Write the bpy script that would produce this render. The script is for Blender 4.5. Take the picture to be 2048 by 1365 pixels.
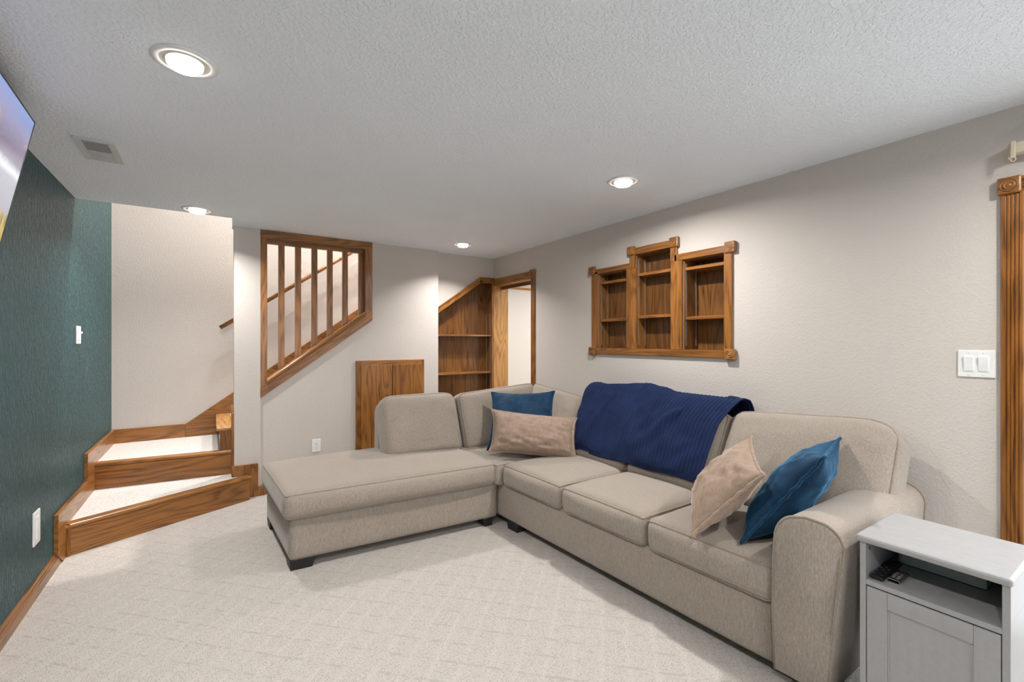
import bpy, bmesh, math, random
import numpy as np
from mathutils import Matrix, Vector, noise as mnoise

random.seed(7)
for _o in list(bpy.data.objects):
    bpy.data.objects.remove(_o, do_unlink=True)
SC = bpy.context.scene
COL = SC.collection

# ------------------------------------------------------------------ camera, world, exposure
CAM_H = 1.34
cam_d = bpy.data.cameras.new('camera')
cam_d.sensor_width = 36.0
cam_d.lens = 905.0 / 2048.0 * 36.0
cam_d.clip_start = 0.05
cam = bpy.data.objects.new('camera', cam_d)
cam.location = (0, 0, CAM_H)
cam.rotation_euler = (math.radians(90), 0, -math.atan2(600.0, 905.0))
COL.objects.link(cam)
SC.camera = cam
W = bpy.data.worlds.new('world')
SC.world = W
W.use_nodes = True
W.node_tree.nodes['Background'].inputs[0].default_value = (0.84, 0.93, 1.0, 1)
W.node_tree.nodes['Background'].inputs[1].default_value = 3.2
SC.view_settings.view_transform = 'Standard'
SC.view_settings.look = 'None'
SC.view_settings.gamma = 1.0
SC.view_settings.use_curve_mapping = False
SC.view_settings.exposure = 0.50
SC.cycles.max_bounces = 12
SC.cycles.diffuse_bounces = 6
SC.cycles.glossy_bounces = 4
_pl = bpy.data.lights.new('patio_door_portal', 'AREA'); _pl.shape = 'RECTANGLE'; _pl.size = 1.9; _pl.size_y = 1.95
_pl.cycles.is_portal = True
_po = bpy.data.objects.new('patio_door_portal', _pl); COL.objects.link(_po)
_po.location = (2.99, -0.557, 0.985); _po.rotation_euler = (0, math.radians(90), 0)
_pl2 = bpy.data.lights.new('fill_window_portal', 'AREA'); _pl2.shape = 'RECTANGLE'; _pl2.size = 2.3; _pl2.size_y = 1.25  # sampling portal for the added fill window
_pl2.cycles.is_portal = True
_po2 = bpy.data.objects.new('fill_window_portal', _pl2); COL.objects.link(_po2)
_po2.location = (1.0, -3.33, 1.475); _po2.rotation_euler = (math.radians(90), 0, 0)
LAMP_W = 16.0          # watts of each recessed can
LAMP_COL = (1.0, 0.965, 0.93)

# ------------------------------------------------------------------ room dimensions (metres, camera stands over the origin)
XL, XR = -0.775, 2.773          # left teal wall, right wall
YB, YK, YF = 4.50, 4.58, 5.537  # stair wall, bookcase wall, far wall of the stairwell
YN = -3.2                       # wall behind the camera
C = 2.312                       # ceiling
XE = 0.155                      # free end of the stair wall

# ------------------------------------------------------------------ node helpers and materials
def new_mat(name):
    m = bpy.data.materials.new(name); m.use_nodes = True
    nt = m.node_tree
    return m, nt, nt.nodes['Principled BSDF']

def N(nt, t, **kw):
    n = nt.nodes.new(t)
    for k, v in kw.items():
        if k.startswith('i_'):
            n.inputs[k[2:].replace('_', ' ')].default_value = v
        else:
            setattr(n, k, v)
    return n

def coords(nt, scale=(1, 1, 1), rand=False, loc=(0, 0, 0), rot=(0, 0, 0)):
    tc = N(nt, 'ShaderNodeTexCoord')
    mp = N(nt, 'ShaderNodeMapping')
    mp.inputs['Scale'].default_value = scale
    mp.inputs['Location'].default_value = loc
    mp.inputs['Rotation'].default_value = rot
    src = tc.outputs['Object']
    if rand:
        oi = N(nt, 'ShaderNodeObjectInfo')
        mu = N(nt, 'ShaderNodeMath', operation='MULTIPLY'); mu.inputs[1].default_value = 37.0
        nt.links.new(oi.outputs['Random'], mu.inputs[0])
        ad = N(nt, 'ShaderNodeVectorMath', operation='ADD')
        nt.links.new(src, ad.inputs[0]); nt.links.new(mu.outputs[0], ad.inputs[1])
        src = ad.outputs[0]
    nt.links.new(src, mp.inputs['Vector'])
    return mp.outputs[0]

def ntex(nt, vec, scale, detail=2.0, rough=0.5, dist=0.0):
    n = N(nt, 'ShaderNodeTexNoise')
    n.inputs['Scale'].default_value = scale; n.inputs['Detail'].default_value = detail
    n.inputs['Roughness'].default_value = rough; n.inputs['Distortion'].default_value = dist
    nt.links.new(vec, n.inputs['Vector'])
    return n.outputs['Fac']

def math_(nt, op, a, b=None, c=None):
    n = N(nt, 'ShaderNodeMath', operation=op)
    for i, v in enumerate((a, b, c)):
        if v is None: continue
        if isinstance(v, (int, float)): n.inputs[i].default_value = v
        else: nt.links.new(v, n.inputs[i])
    return n.outputs[0]

def ramp(nt, fac, stops):
    r = N(nt, 'ShaderNodeValToRGB')
    el = r.color_ramp.elements
    while len(el) < len(stops): el.new(0.5)
    for e, (p, c) in zip(el, stops):
        e.position = p; e.color = (*c, 1)
    nt.links.new(fac, r.inputs[0])
    return r.outputs[0]

def mixc(nt, fac, a, b, mode='MIX'):
    m = N(nt, 'ShaderNodeMix', data_type='RGBA', blend_type=mode)
    for i, v in ((0, fac), (6, a), (7, b)):
        if isinstance(v, (int, float)): m.inputs[i].default_value = v
        elif isinstance(v, tuple): m.inputs[i].default_value = (*v, 1)
        else: nt.links.new(v, m.inputs[i])
    return m.outputs[2]

def bump(nt, bsdf, height, strength, dist=0.01):
    b = N(nt, 'ShaderNodeBump')
    b.inputs['Strength'].default_value = strength; b.inputs['Distance'].default_value = dist
    nt.links.new(height, b.inputs['Height'])
    nt.links.new(b.outputs[0], bsdf.inputs['Normal'])

def plain(name, col, rough=0.5, spec=0.5, metal=0.0):
    m, nt, b = new_mat(name)
    b.inputs['Base Color'].default_value = (*col, 1)
    b.inputs['Roughness'].default_value = rough
    b.inputs['Specular IOR Level'].default_value = spec
    b.inputs['Metallic'].default_value = metal
    v = coords(nt, rand=True)
    f = ntex(nt, v, 25.0, 3.0)
    k = ramp(nt, f, [(0.3, tuple(c * 0.94 for c in col)), (0.7, tuple(min(1, c * 1.04) for c in col))])
    nt.links.new(k, b.inputs['Base Color'])
    return m

def paint(name, col, scale, strength, rough=0.75, spec=0.3, stretch=(1, 1, 1), dist=0.004):
    m, nt, b = new_mat(name)
    v = coords(nt, stretch)
    f = ntex(nt, v, scale, 3.0, 0.55, 0.4)
    g = ntex(nt, v, scale * 2.7, 2.0)
    h = math_(nt, 'ADD', ramp_fac(nt, f, 0.42, 0.62), math_(nt, 'MULTIPLY', g, 0.35))
    big = ntex(nt, v, 1.3, 2.0)
    c = ramp(nt, big, [(0.3, tuple(x * 0.965 for x in col)), (0.7, col)])
    nt.links.new(c, b.inputs['Base Color'])
    b.inputs['Roughness'].default_value = rough
    b.inputs['Specular IOR Level'].default_value = spec
    bump(nt, b, h, strength, dist)
    return m

def ramp_fac(nt, f, lo, hi):
    mr = N(nt, 'ShaderNodeMapRange'); mr.interpolation_type = 'SMOOTHSTEP'
    mr.inputs['From Min'].default_value = lo; mr.inputs['From Max'].default_value = hi
    nt.links.new(f, mr.inputs['Value'])
    return mr.outputs[0]

def oak(name, light, mid, dark, rough=0.32):
    m, nt, b = new_mat(name)
    v = coords(nt, (0.9, 6.5, 6.5), rand=True)
    n1 = ntex(nt, v, 1.15, 1.5, 0.45, 0.25)
    s = math_(nt, 'SINE', math_(nt, 'MULTIPLY', n1, 62.0))
    bands = math_(nt, 'ADD', math_(nt, 'MULTIPLY', s, 0.5), 0.5)
    bands = math_(nt, 'POWER', bands, 1.6)
    vp = coords(nt, (3.0, 150.0, 150.0), rand=True)
    pores = ntex(nt, vp, 1.6, 3.0, 0.65)
    pm = ramp_fac(nt, pores, 0.50, 0.66)
    grain = math_(nt, 'MULTIPLY', bands, math_(nt, 'ADD', 0.45, math_(nt, 'MULTIPLY', pm, 0.75)))
    grain = math_(nt, 'ADD', math_(nt, 'MULTIPLY', grain, 0.85), math_(nt, 'MULTIPLY', pm, 0.16))
    tone = ntex(nt, coords(nt, (0.6, 3, 3), rand=True), 1.0, 2.0)
    c0 = mixc(nt, ramp_fac(nt, tone, 0.3, 0.7), light, mid)
    c1 = mixc(nt, grain, c0, dark)
    nt.links.new(c1, b.inputs['Base Color'])
    b.inputs['Roughness'].default_value = rough
    b.inputs['Specular IOR Level'].default_value = 0.5
    b.inputs['Coat Weight'].default_value = 0.25
    b.inputs['Coat Roughness'].default_value = 0.18
    bump(nt, b, math_(nt, 'SUBTRACT', 1.0, grain), 0.12, 0.002)
    return m

def carpet(name, col, dark, pattern=True):
    m, nt, b = new_mat(name)
    v = coords(nt)
    w = N(nt, 'ShaderNodeTexVoronoi'); w.inputs['Scale'].default_value = 190.0
    nt.links.new(v, w.inputs['Vector'])
    n = ntex(nt, v, 420.0, 3.0, 0.7)
    loop = math_(nt, 'SUBTRACT', 1.0, math_(nt, 'MULTIPLY', w.outputs['Distance'], 0.9))
    h = math_(nt, 'ADD', loop, math_(nt, 'MULTIPLY', n, 0.7))
    fac = ramp_fac(nt, h, 0.55, 1.05)
    if pattern:
        r = coords(nt, rot=(0, 0, math.radians(45)))
        wob = ntex(nt, v, 9.0, 2.0)
        sx = N(nt, 'ShaderNodeSeparateXYZ'); nt.links.new(r, sx.inputs[0])
        def line(o, width):
            q = math_(nt, 'ADD', math_(nt, 'MULTIPLY', o, 1 / 0.113), math_(nt, 'MULTIPLY', wob, 0.16))
            q = math_(nt, 'PINGPONG', q, 0.5)
            return math_(nt, 'SUBTRACT', 1.0, ramp_fac(nt, q, 0.0, width))
        lb = math_(nt, 'MULTIPLY', line(sx.outputs['Y'], 0.09), ramp_fac(nt, ntex(nt, v, 16.0, 2.0), 0.40, 0.62))
        la = line(sx.outputs['X'], 0.16)
        # short diagonal ribs inside each diamond
        wv = N(nt, 'ShaderNodeTexWave'); wv.inputs['Scale'].default_value = 34.0
        wv.inputs['Distortion'].default_value = 3.0; wv.inputs['Detail Scale'].default_value = 4.0
        nt.links.new(coords(nt), wv.inputs['Vector'])
        rib = math_(nt, 'MULTIPLY', wv.outputs['Fac'], math_(nt, 'SUBTRACT', 1.0, la))
        h = math_(nt, 'SUBTRACT', math_(nt, 'ADD', h, math_(nt, 'MULTIPLY', rib, 0.35)), math_(nt, 'MULTIPLY', lb, 1.0))
        fac = math_(nt, 'SUBTRACT', fac, math_(nt, 'MULTIPLY', lb, 0.75))
        fac = math_(nt, 'ADD', fac, math_(nt, 'MULTIPLY', la, 0.18))
        fac = math_(nt, 'SUBTRACT', fac, math_(nt, 'MULTIPLY', rib, 0.12))
    c = ramp(nt, fac, [(0.0, dark), (1.0, col)])
    nt.links.new(c, b.inputs['Base Color'])
    b.inputs['Roughness'].default_value = 0.95
    b.inputs['Specular IOR Level'].default_value = 0.1
    b.inputs['Sheen Weight'].default_value = 0.15
    bump(nt, b, h, 0.45, 0.004)
    return m

def weave(name, light, dark, sc=1.0):
    """upholstery: fine slubby vertical ribs"""
    m, nt, b = new_mat(name)
    v = coords(nt, (320 * sc, 320 * sc, 90 * sc))
    f = ntex(nt, v, 1.0, 3.0, 0.65)
    v2 = coords(nt, (260 * sc, 260 * sc, 34 * sc))
    g = ntex(nt, v2, 1.0, 1.0)
    h = math_(nt, 'ADD', math_(nt, 'MULTIPLY', f, 0.65), math_(nt, 'MULTIPLY', g, 0.45))
    big = ntex(nt, coords(nt), 5.0, 3.0)
    h2 = math_(nt, 'ADD', h, math_(nt, 'MULTIPLY', math_(nt, 'SUBTRACT', big, 0.5), 0.10))
    c = ramp(nt, h2, [(0.30, dark), (0.74, light)])
    nt.links.new(c, b.inputs['Base Color'])
    b.inputs['Roughness'].default_value = 0.9
    b.inputs['Specular IOR Level'].default_value = 0.15
    b.inputs['Sheen Weight'].default_value = 0.25
    b.inputs['Sheen Roughness'].default_value = 0.5
    bump(nt, b, h, 0.35, 0.003)
    return m

def velvet(name, light, dark, sheen_col, rough=0.7, scale=9.0):
    m, nt, b = new_mat(name)
    v = coords(nt, rand=True)
    f = ntex(nt, v, scale, 5.0, 0.65, 0.8)
    fine = ntex(nt, coords(nt, (90, 90, 260), rand=True), 1.0, 2.0)
    k = math_(nt, 'ADD', math_(nt, 'MULTIPLY', f, 0.75), math_(nt, 'MULTIPLY', fine, 0.25))
    c = ramp(nt, k, [(0.36, dark), (0.64, light)])
    nt.links.new(c, b.inputs['Base Color'])
    b.inputs['Roughness'].default_value = rough
    b.inputs['Specular IOR Level'].default_value = 0.25
    b.inputs['Sheen Weight'].default_value = 0.7
    b.inputs['Sheen Roughness'].default_value = 0.35
    b.inputs['Sheen Tint'].default_value = (*sheen_col, 1)
    bump(nt, b, k, 0.25, 0.004)
    return m

def emit(name, col, s):
    m, nt, b = new_mat(name)
    b.inputs['Base Color'].default_value = (*col, 1)
    b.inputs['Emission Color'].default_value = (*col, 1)
    b.inputs['Emission Strength'].default_value = s
    return m

M = {}
M['beige'] = paint('beige_wall_paint', (0.60, 0.555, 0.515), 95.0, 0.22)
M['white_paint'] = paint('white_hall_paint', (0.80, 0.77, 0.73), 62.0, 0.2)
M['teal'] = paint('teal_wall_paint', (0.030, 0.092, 0.102), 75.0, 1.0, rough=0.42, spec=0.35, stretch=(1, 1, 0.33), dist=0.008)
M['ceiling'] = paint('ceiling_texture', (0.82, 0.875, 0.94), 70.0, 0.5, rough=0.85)
M['carpet'] = carpet('loop_carpet', (0.555, 0.512, 0.470), (0.405, 0.372, 0.34))
M['stair_carpet'] = carpet('stair_carpet', (0.70, 0.665, 0.63), (0.47, 0.44, 0.41), pattern=False)
M['oak'] = oak('honey_oak', (0.37, 0.152, 0.034), (0.26, 0.100, 0.020), (0.070, 0.023, 0.004))
M['oak_pale_lit'] = oak('lit_pale_oak', (0.56, 0.30, 0.10), (0.47, 0.235, 0.07), (0.20, 0.08, 0.02))  # light painted into oak: jamb, door head, third nosing; hall rail shares it
M['oak_shaded'] = oak('shaded_oak', (0.25, 0.108, 0.028), (0.17, 0.068, 0.016), (0.045, 0.015, 0.003))  # shade of recesses and door stop painted in as darker oak
M['sofa'] = weave('taupe_upholstery', (0.405, 0.35, 0.297), (0.225, 0.187, 0.152))
M['piping'] = weave('taupe_piping', (0.36, 0.305, 0.25), (0.20, 0.165, 0.13))
M['foot'] = plain('black_foot', (0.012, 0.011, 0.011), 0.5)
M['blue_velvet'] = velvet('blue_velvet', (0.005, 0.046, 0.104), (0.002, 0.017, 0.046), (0.13, 0.40, 0.70))
M['tan_velvet'] = velvet('tan_velvet', (0.36, 0.262, 0.198), (0.255, 0.178, 0.130), (1.0, 0.88, 0.78), scale=26.0)
M['white_plastic'] = plain('white_plastic', (0.82, 0.83, 0.82), 0.35)
M['cream_plastic'] = plain('cream_plastic', (0.62, 0.55, 0.42), 0.5)
M['white_metal'] = plain('white_enamel', (0.78, 0.78, 0.78), 0.4)
M['vent_metal'] = plain('vent_enamel', (0.60, 0.60, 0.60), 0.5)
M['grille_dark'] = plain('dark_duct', (0.05, 0.05, 0.05), 0.8)
M['slot'] = plain('dark_slot', (0.02, 0.02, 0.02), 0.7)
M['steel'] = plain('brushed_steel', (0.62, 0.58, 0.52), 0.35, metal=0.9)
M['black_plastic'] = plain('black_plastic', (0.010, 0.010, 0.011), 0.35)
M['print'] = plain('grey_print', (0.45, 0.45, 0.45), 0.5)
M['grey_plastic'] = plain('grey_plastic', (0.70, 0.70, 0.70), 0.5)
M['sleeve'] = plain('charcoal_plastic_sleeve', (0.06, 0.06, 0.06), 0.15)
M['lens'] = emit('lit_lamp_lens', (1.0, 0.97, 0.92), 5.0)
M['reflector'] = plain('lamp_reflector', (0.80, 0.72, 0.62), 0.25, metal=0.3)

def mk_cabinet_white():
    m, nt, b = new_mat('white_woodgrain_laminate')
    f = ntex(nt, coords(nt, (4, 60, 60), rand=True), 1.0, 3.0)
    g = ntex(nt, coords(nt, (60, 60, 4), rand=True), 1.0, 3.0)
    c = ramp(nt, math_(nt, 'MULTIPLY', math_(nt, 'ADD', f, g), 0.5), [(0.3, (0.33, 0.328, 0.328)), (0.7, (0.375, 0.372, 0.372))])
    nt.links.new(c, b.inputs['Base Color'])
    b.inputs['Roughness'].default_value = 0.42
    bump(nt, b, math_(nt, 'ADD', f, g), 0.05, 0.002)
    return m
M['laminate'] = mk_cabinet_white()

def mk_blanket():
    m, nt, b = new_mat('navy_knit')
    f = ntex(nt, coords(nt), 320.0, 3.0, 0.7)
    g = ntex(nt, coords(nt), 7.0, 3.0)
    k = math_(nt, 'ADD', math_(nt, 'MULTIPLY', f, 0.6), math_(nt, 'MULTIPLY', g, 0.4))
    c = ramp(nt, k, [(0.35, (0.006, 0.011, 0.036)), (0.65, (0.014, 0.026, 0.078))])
    nt.links.new(c, b.inputs['Base Color'])
    b.inputs['Roughness'].default_value = 0.95
    b.inputs['Specular IOR Level'].default_value = 0.1
    b.inputs['Sheen Weight'].default_value = 0.12
    b.inputs['Sheen Tint'].default_value = (0.4, 0.55, 1.0, 1)
    bump(nt, b, f, 0.5, 0.002)
    return m
M['blanket'] = mk_blanket()

# ------------------------------------------------------------------ mesh helpers
WM = {}
def world(o):
    return WM.get(o.name, Matrix.Identity(4))

def link(name, me, mat=None, parent=None, mw=None, smooth=False):
    o = bpy.data.objects.new(name, me)
    COL.objects.link(o)
    mw = mw or Matrix.Identity(4)
    if parent is not None:
        o.parent = parent
        o.matrix_basis = world(parent).inverted() @ mw
    else:
        o.matrix_basis = mw
    WM[o.name] = mw
    if mat is not None and me is not None:
        me.materials.append(M[mat] if isinstance(mat, str) else mat)
    if smooth and me is not None:
        for p in me.polygons: p.use_smooth = True
    return o

def empty(name, loc, label, cat, group=None):
    o = link(name, None, mw=Matrix.Translation(loc))
    o['label'] = label; o['category'] = cat
    if group: o['group'] = group
    return o

def tag(o, label, cat, group=None):
    o['label'] = label; o['category'] = cat
    if group: o['group'] = group
    return o

def struct(o):
    o['kind'] = 'structure'
    return o

def me_from(verts, faces):
    me = bpy.data.meshes.new('m')
    me.from_pydata([tuple(v) for v in verts], [], faces)
    me.update()
    return me

def from_bm(bm):
    bmesh.ops.recalc_face_normals(bm, faces=bm.faces)
    me = bpy.data.meshes.new('m'); bm.to_mesh(me); bm.free(); return me

def box_me(size, bev=0.0, seg=2):
    bm = bmesh.new()
    bmesh.ops.create_cube(bm, size=1.0)
    for v in bm.verts:
        v.co = Vector((v.co.x * size[0], v.co.y * size[1], v.co.z * size[2]))
    if bev > 0:
        bev = min(bev, 0.45 * min(size))
        bmesh.ops.bevel(bm, geom=list(bm.edges), offset=bev, segments=seg, profile=0.5, affect='EDGES')
    return from_bm(bm)

AX = {0: Matrix.Identity(4),
      1: Matrix(((0, -1, 0, 0), (1, 0, 0, 0), (0, 0, 1, 0), (0, 0, 0, 1))),
      2: Matrix(((0, 0, -1, 0), (0, 1, 0, 0), (1, 0, 0, 0), (0, 0, 0, 1)))}

def bx(name, lo, hi, mat, parent=None, bev=0.002, axis=None, seg=2):
    """axis aligned board; local X (the grain) runs along its longest side or `axis`"""
    lo, hi = Vector(lo), Vector(hi)
    s = hi - lo
    if axis is None:
        axis = max(range(3), key=lambda i: s[i])
    R = AX[axis]
    ls = [abs(x) for x in (R.to_3x3().inverted() @ s)]
    return link(name, box_me(ls, bev), mat, parent, Matrix.Translation((lo + hi) / 2) @ R)

def frame_from(p0, p1, up):
    x = (Vector(p1) - Vector(p0)); L = x.length; x.normalize()
    z = Vector(up) - x * x.dot(Vector(up)); z.normalize()
    y = z.cross(x)
    mw = Matrix((( x.x, y.x, z.x, 0), (x.y, y.y, z.y, 0), (x.z, y.z, z.z, 0), (0, 0, 0, 1)))
    mw.translation = Vector(p0)
    return mw, L

def beam(name, p0, p1, w, t, up, mat, parent=None, bev=0.003, cut0=0.0, cut1=0.0, round_=False):
    """board from p0 to p1; w across (local Y, centred), t along `up` (local Z, from 0); cut0/cut1 skew the ends along local Y"""
    mw, L = frame_from(p0, p1, up)
    bm = bmesh.new()
    prof = []
    if round_:
        for k in range(9):
            a = math.pi * k / 8
            prof.append((w / 2 * math.cos(a), t * 0.35 + t * 0.65 * math.sin(a)))
        prof = [(w / 2, 0)] + prof + [(-w / 2, 0)]
    else:
        b = min(bev, 0.4 * min(w, t))
        prof = [(w/2, 0), (w/2, t - b), (w/2 - b, t), (-w/2 + b, t), (-w/2, t - b), (-w/2, 0)]
    r0 = [bm.verts.new((cut0 * y / w, y, z)) for y, z in prof]
    r1 = [bm.verts.new((L + cut1 * y / w, y, z)) for y, z in prof]
    n = len(prof)
    for i in range(n):
        bm.faces.new((r0[i], r0[(i + 1) % n], r1[(i + 1) % n], r1[i]))
    bm.faces.new(r0[::-1]); bm.faces.new(r1)
    return link(name, from_bm(bm), mat, parent, mw)

def prism(name, poly, axis, d0, d1, mat, parent=None, bev=0.0, mw=None, grain=True):
    """extrude 2-D polygon; axis 1: poly is (x,z) extruded in y; axis 0: (y,z) in x; axis 2: (x,y) in z"""
    def P(a, b, d):
        return {0: (d, a, b), 1: (a, d, b), 2: (a, b, d)}[axis]
    bm = bmesh.new()
    v0 = [bm.verts.new(P(a, b, d0)) for a, b in poly]
    v1 = [bm.verts.new(P(a, b, d1)) for a, b in poly]
    n = len(poly)
    bm.faces.new(v0); bm.faces.new(v1[::-1])
    for i in range(n):
        bm.faces.new((v0[i], v1[i], v1[(i + 1) % n], v0[(i + 1) % n]))
    bmesh.ops.recalc_face_normals(bm, faces=bm.faces)
    if bev > 0:
        bmesh.ops.bevel(bm, geom=list(bm.edges), offset=bev, segments=2, profile=0.5, affect='EDGES')
    me = from_bm(bm)
    if mw is None:
        # put the origin at the first corner so that textures stay local
        o0 = Vector(P(*poly[0], d0))
        me.transform(Matrix.Translation(-o0))
        mw = Matrix.Translation(o0)
        co = np.array([v.co for v in me.vertices]); R = AX[int(np.argmax(co.max(0) - co.min(0)))]
        if grain:
            me.transform(R.inverted()); mw = mw @ R
    return link(name, me, mat, parent, mw)

def grid_wall(name, axis, d0, d1, rng, holes, mat):
    """wall slab with rectangular holes; coordinates (a, z) with a = y for axis 0 and x for axis 1"""
    A = sorted({rng[0], rng[1], *[h[0] for h in holes], *[h[1] for h in holes]})
    Z = sorted({rng[2], rng[3], *[h[2] for h in holes], *[h[3] for h in holes]})
    A = [a for a in A if rng[0] <= a <= rng[1]]; Z = [z for z in Z if rng[2] <= z <= rng[3]]
    def solid(i, j):
        if not (0 <= i < len(A) - 1 and 0 <= j < len(Z) - 1): return False
        a, z = (A[i] + A[i + 1]) / 2, (Z[j] + Z[j + 1]) / 2
        return not any(h[0] < a < h[1] and h[2] < z < h[3] for h in holes)
    def P(a, z, d): return (d, a, z) if axis == 0 else (a, d, z)
    vs, fs, key = [], [], {}
    def V(p):
        if p not in key: key[p] = len(vs); vs.append(p)
        return key[p]
    for i in range(len(A) - 1):
        for j in range(len(Z) - 1):
            if not solid(i, j): continue
            a0, a1, z0, z1 = A[i], A[i + 1], Z[j], Z[j + 1]
            for d in (d0, d1):
                fs.append([V(P(a0, z0, d)), V(P(a1, z0, d)), V(P(a1, z1, d)), V(P(a0, z1, d))])
            for (di, dj, q) in ((-1, 0, ((a0, z0), (a0, z1))), (1, 0, ((a1, z0), (a1, z1))), (0, -1, ((a0, z0), (a1, z0))), (0, 1, ((a0, z1), (a1, z1)))):
                if not solid(i + di, j + dj):
                    (p, q2) = q
                    fs.append([V(P(*p, d0)), V(P(*q2, d0)), V(P(*q2, d1)), V(P(*p, d1))])
    bm = bmesh.new(); me = me_from(vs, fs); bm.from_mesh(me)
    return struct(link(name, from_bm(bm), mat))

def tube(name, pts, r, mat, parent=None, closed=False, seg=8, mw=None):
    pts = [Vector(p) for p in pts]
    n = len(pts)
    vs, fs = [], []
    up = None
    for i, p in enumerate(pts):
        if closed: t = pts[(i + 1) % n] - pts[i - 1]
        else: t = pts[min(i + 1, n - 1)] - pts[max(i - 1, 0)]
        t.normalize()
        if up is None:
            up = Vector((0, 0, 1)) if abs(t.z) < 0.9 else Vector((1, 0, 0))
        side = t.cross(up); side.normalize(); up = side.cross(t); up.normalize()
        for k in range(seg):
            a = 2 * math.pi * k / seg
            vs.append(p + (side * math.cos(a) + up * math.sin(a)) * r)
    for i in range(n if closed else n - 1):
        j = (i + 1) % n
        for k in range(seg):
            l = (k + 1) % seg
            fs.append((i * seg + k, i * seg + l, j * seg + l, j * seg + k))
    if not closed:
        fs.append(tuple(range(seg))[::-1]); fs.append(tuple((n - 1) * seg + k for k in range(seg)))
    o0 = pts[0]
    bm = bmesh.new(); bm.from_mesh(me_from([v - o0 for v in vs], fs))
    return link(name, from_bm(bm), mat, parent, Matrix.Translation(o0), smooth=True)

def lathe(name, prof, mat, parent, mw, seg=32, smooth=True):
    """profile (r, z) revolved about local Z"""
    vs, fs = [], []
    for (r, z) in prof:
        for k in range(seg):
            a = 2 * math.pi * k / seg
            vs.append((r * math.cos(a), r * math.sin(a), z))
    for i in range(len(prof) - 1):
        for k in range(seg):
            l = (k + 1) % seg
            fs.append((i * seg + k, i * seg + l, (i + 1) * seg + l, (i + 1) * seg + k))
    fs.append(tuple(range(seg))[::-1]); fs.append(tuple((len(prof) - 1) * seg + k for k in range(seg)))
    bm = bmesh.new(); bm.from_mesh(me_from(vs, fs))
    bmesh.ops.remove_doubles(bm, verts=bm.verts, dist=1e-6)
    return link(name, from_bm(bm), mat, parent, mw, smooth=smooth)

# soft rounded box -------------------------------------------------
def soft_fn(half, r):
    hx, hy, hz = half
    def f(p):
        q = [max(-(h - r), min(h - r, c)) for c, h in zip(p, half)]
        d = [c - i for c, i in zip(p, q)]
        L = math.sqrt(sum(x * x for x in d))
        if L > 1e-9:
            return Vector([i + x / L * r for i, x in zip(q, d)])
        return Vector(p)
    return f

def lattice_t(n):
    out = []
    for i in range(n + 1):
        t = -1 + 2 * i / n
        out.append(0.55 * t + 0.45 * math.sin(t * math.pi / 2))
    return out

def softbox(name, half, r, shape, mat, parent, n=(24, 16, 8), origin=(0, 0, 0)):
    """shape(rounded point, cube point in -1..1) -> world point"""
    f = soft_fn(half, r)
    T = [lattice_t(k) for k in n]
    vs, key, fs = [], {}, []
    def V(i, j, k):
        if (i, j, k) not in key:
            u = (T[0][i], T[1][j], T[2][k])
            key[(i, j, k)] = len(vs)
            vs.append(shape(f([a * h for a, h in zip(u, half)]), u))
        return key[(i, j, k)]
    nx, ny, nz = n
    for i in range(nx):
        for j in range(ny):
            for k in (0, nz):
                fs.append([V(i, j, k), V(i + 1, j, k), V(i + 1, j + 1, k), V(i, j + 1, k)])
    for i in range(nx):
        for k in range(nz):
            for j in (0, ny):
                fs.append([V(i, j, k), V(i + 1, j, k), V(i + 1, j, k + 1), V(i, j, k + 1)])
    for j in range(ny):
        for k in range(nz):
            for i in (0, nx):
                fs.append([V(i, j, k), V(i, j + 1, k), V(i, j + 1, k + 1), V(i, j, k + 1)])
    o0 = Vector(origin)
    bm = bmesh.new(); bm.from_mesh(me_from([v - o0 for v in vs], fs))
    return link(name, from_bm(bm), mat, parent, Matrix.Translation(o0), smooth=True), f

def edge_loop(n, axis, side):
    """closed loop of cube points round the face axis=side"""
    a, b = [i for i in range(3) if i != axis]
    seq = []
    T = lattice_t(n)
    for t in T[:-1]: seq.append((t, -1))
    for t in T[:-1]: seq.append((1, t))
    for t in T[:-1]: seq.append((-t, 1))
    for t in T[:-1]: seq.append((-1, -t))
    out = []
    for (s, t) in seq:
        p = [0, 0, 0]; p[a] = s; p[b] = t; p[axis] = side
        out.append(tuple(p))
    return out

# ================================================================== THE SHELL
struct(prism('floor', [(XL, YN), (XR + 0.2, YN), (XR + 0.2, YK + 0.2), (XL, YK + 0.2)], 2, -0.1, 0.0, 'carpet', mw=Matrix.Identity(4)))

def mk_ceiling():
    bm = bmesh.new()
    poly = [(XL - 0.1, YN), (XR + 0.2, YN), (XR + 0.2, YK + 0.25), (2.03, YK + 0.25), (2.03, YB + 0.12), (XE - 0.01, YB + 0.12), (XE - 0.01, 4.205), (XL - 0.1, 4.205)]
    v0 = [bm.verts.new((x, y, C)) for x, y in poly]; v1 = [bm.verts.new((x, y, C + 0.25)) for x, y in poly]
    bm.faces.new(v0); bm.faces.new(v1)
    for i in range(len(poly)):
        j = (i + 1) % len(poly); bm.faces.new((v0[i], v0[j], v1[j], v1[i]))
    return struct(link('ceiling', from_bm(bm), 'ceiling'))
mk_ceiling()
ZT = 4.7
struct(bx('wall_left', (XL - 0.12, YN, 0), (XL, YF, ZT), 'teal', bev=0, axis=0))
grid_wall('wall_front', 1, YN - 0.12, YN, (XL, XR, 0, C), [(-0.15, 2.15, 0.85, 2.1)], 'beige')  # opening cut for the added fill window
# right wall with doorway, built-in niche and the second door
NICHE = [(1.676, 2.83, 1.27, 1.915), (2.09, 2.42, 1.915, 2.02)]
grid_wall('wall_right', 0, XR, XR + 0.2, (YN, YK + 0.25, 0, C), [(3.812, YK, 0, 2.0), (-1.50, 0.385, 0, 1.955)] + NICHE, 'beige')

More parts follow.
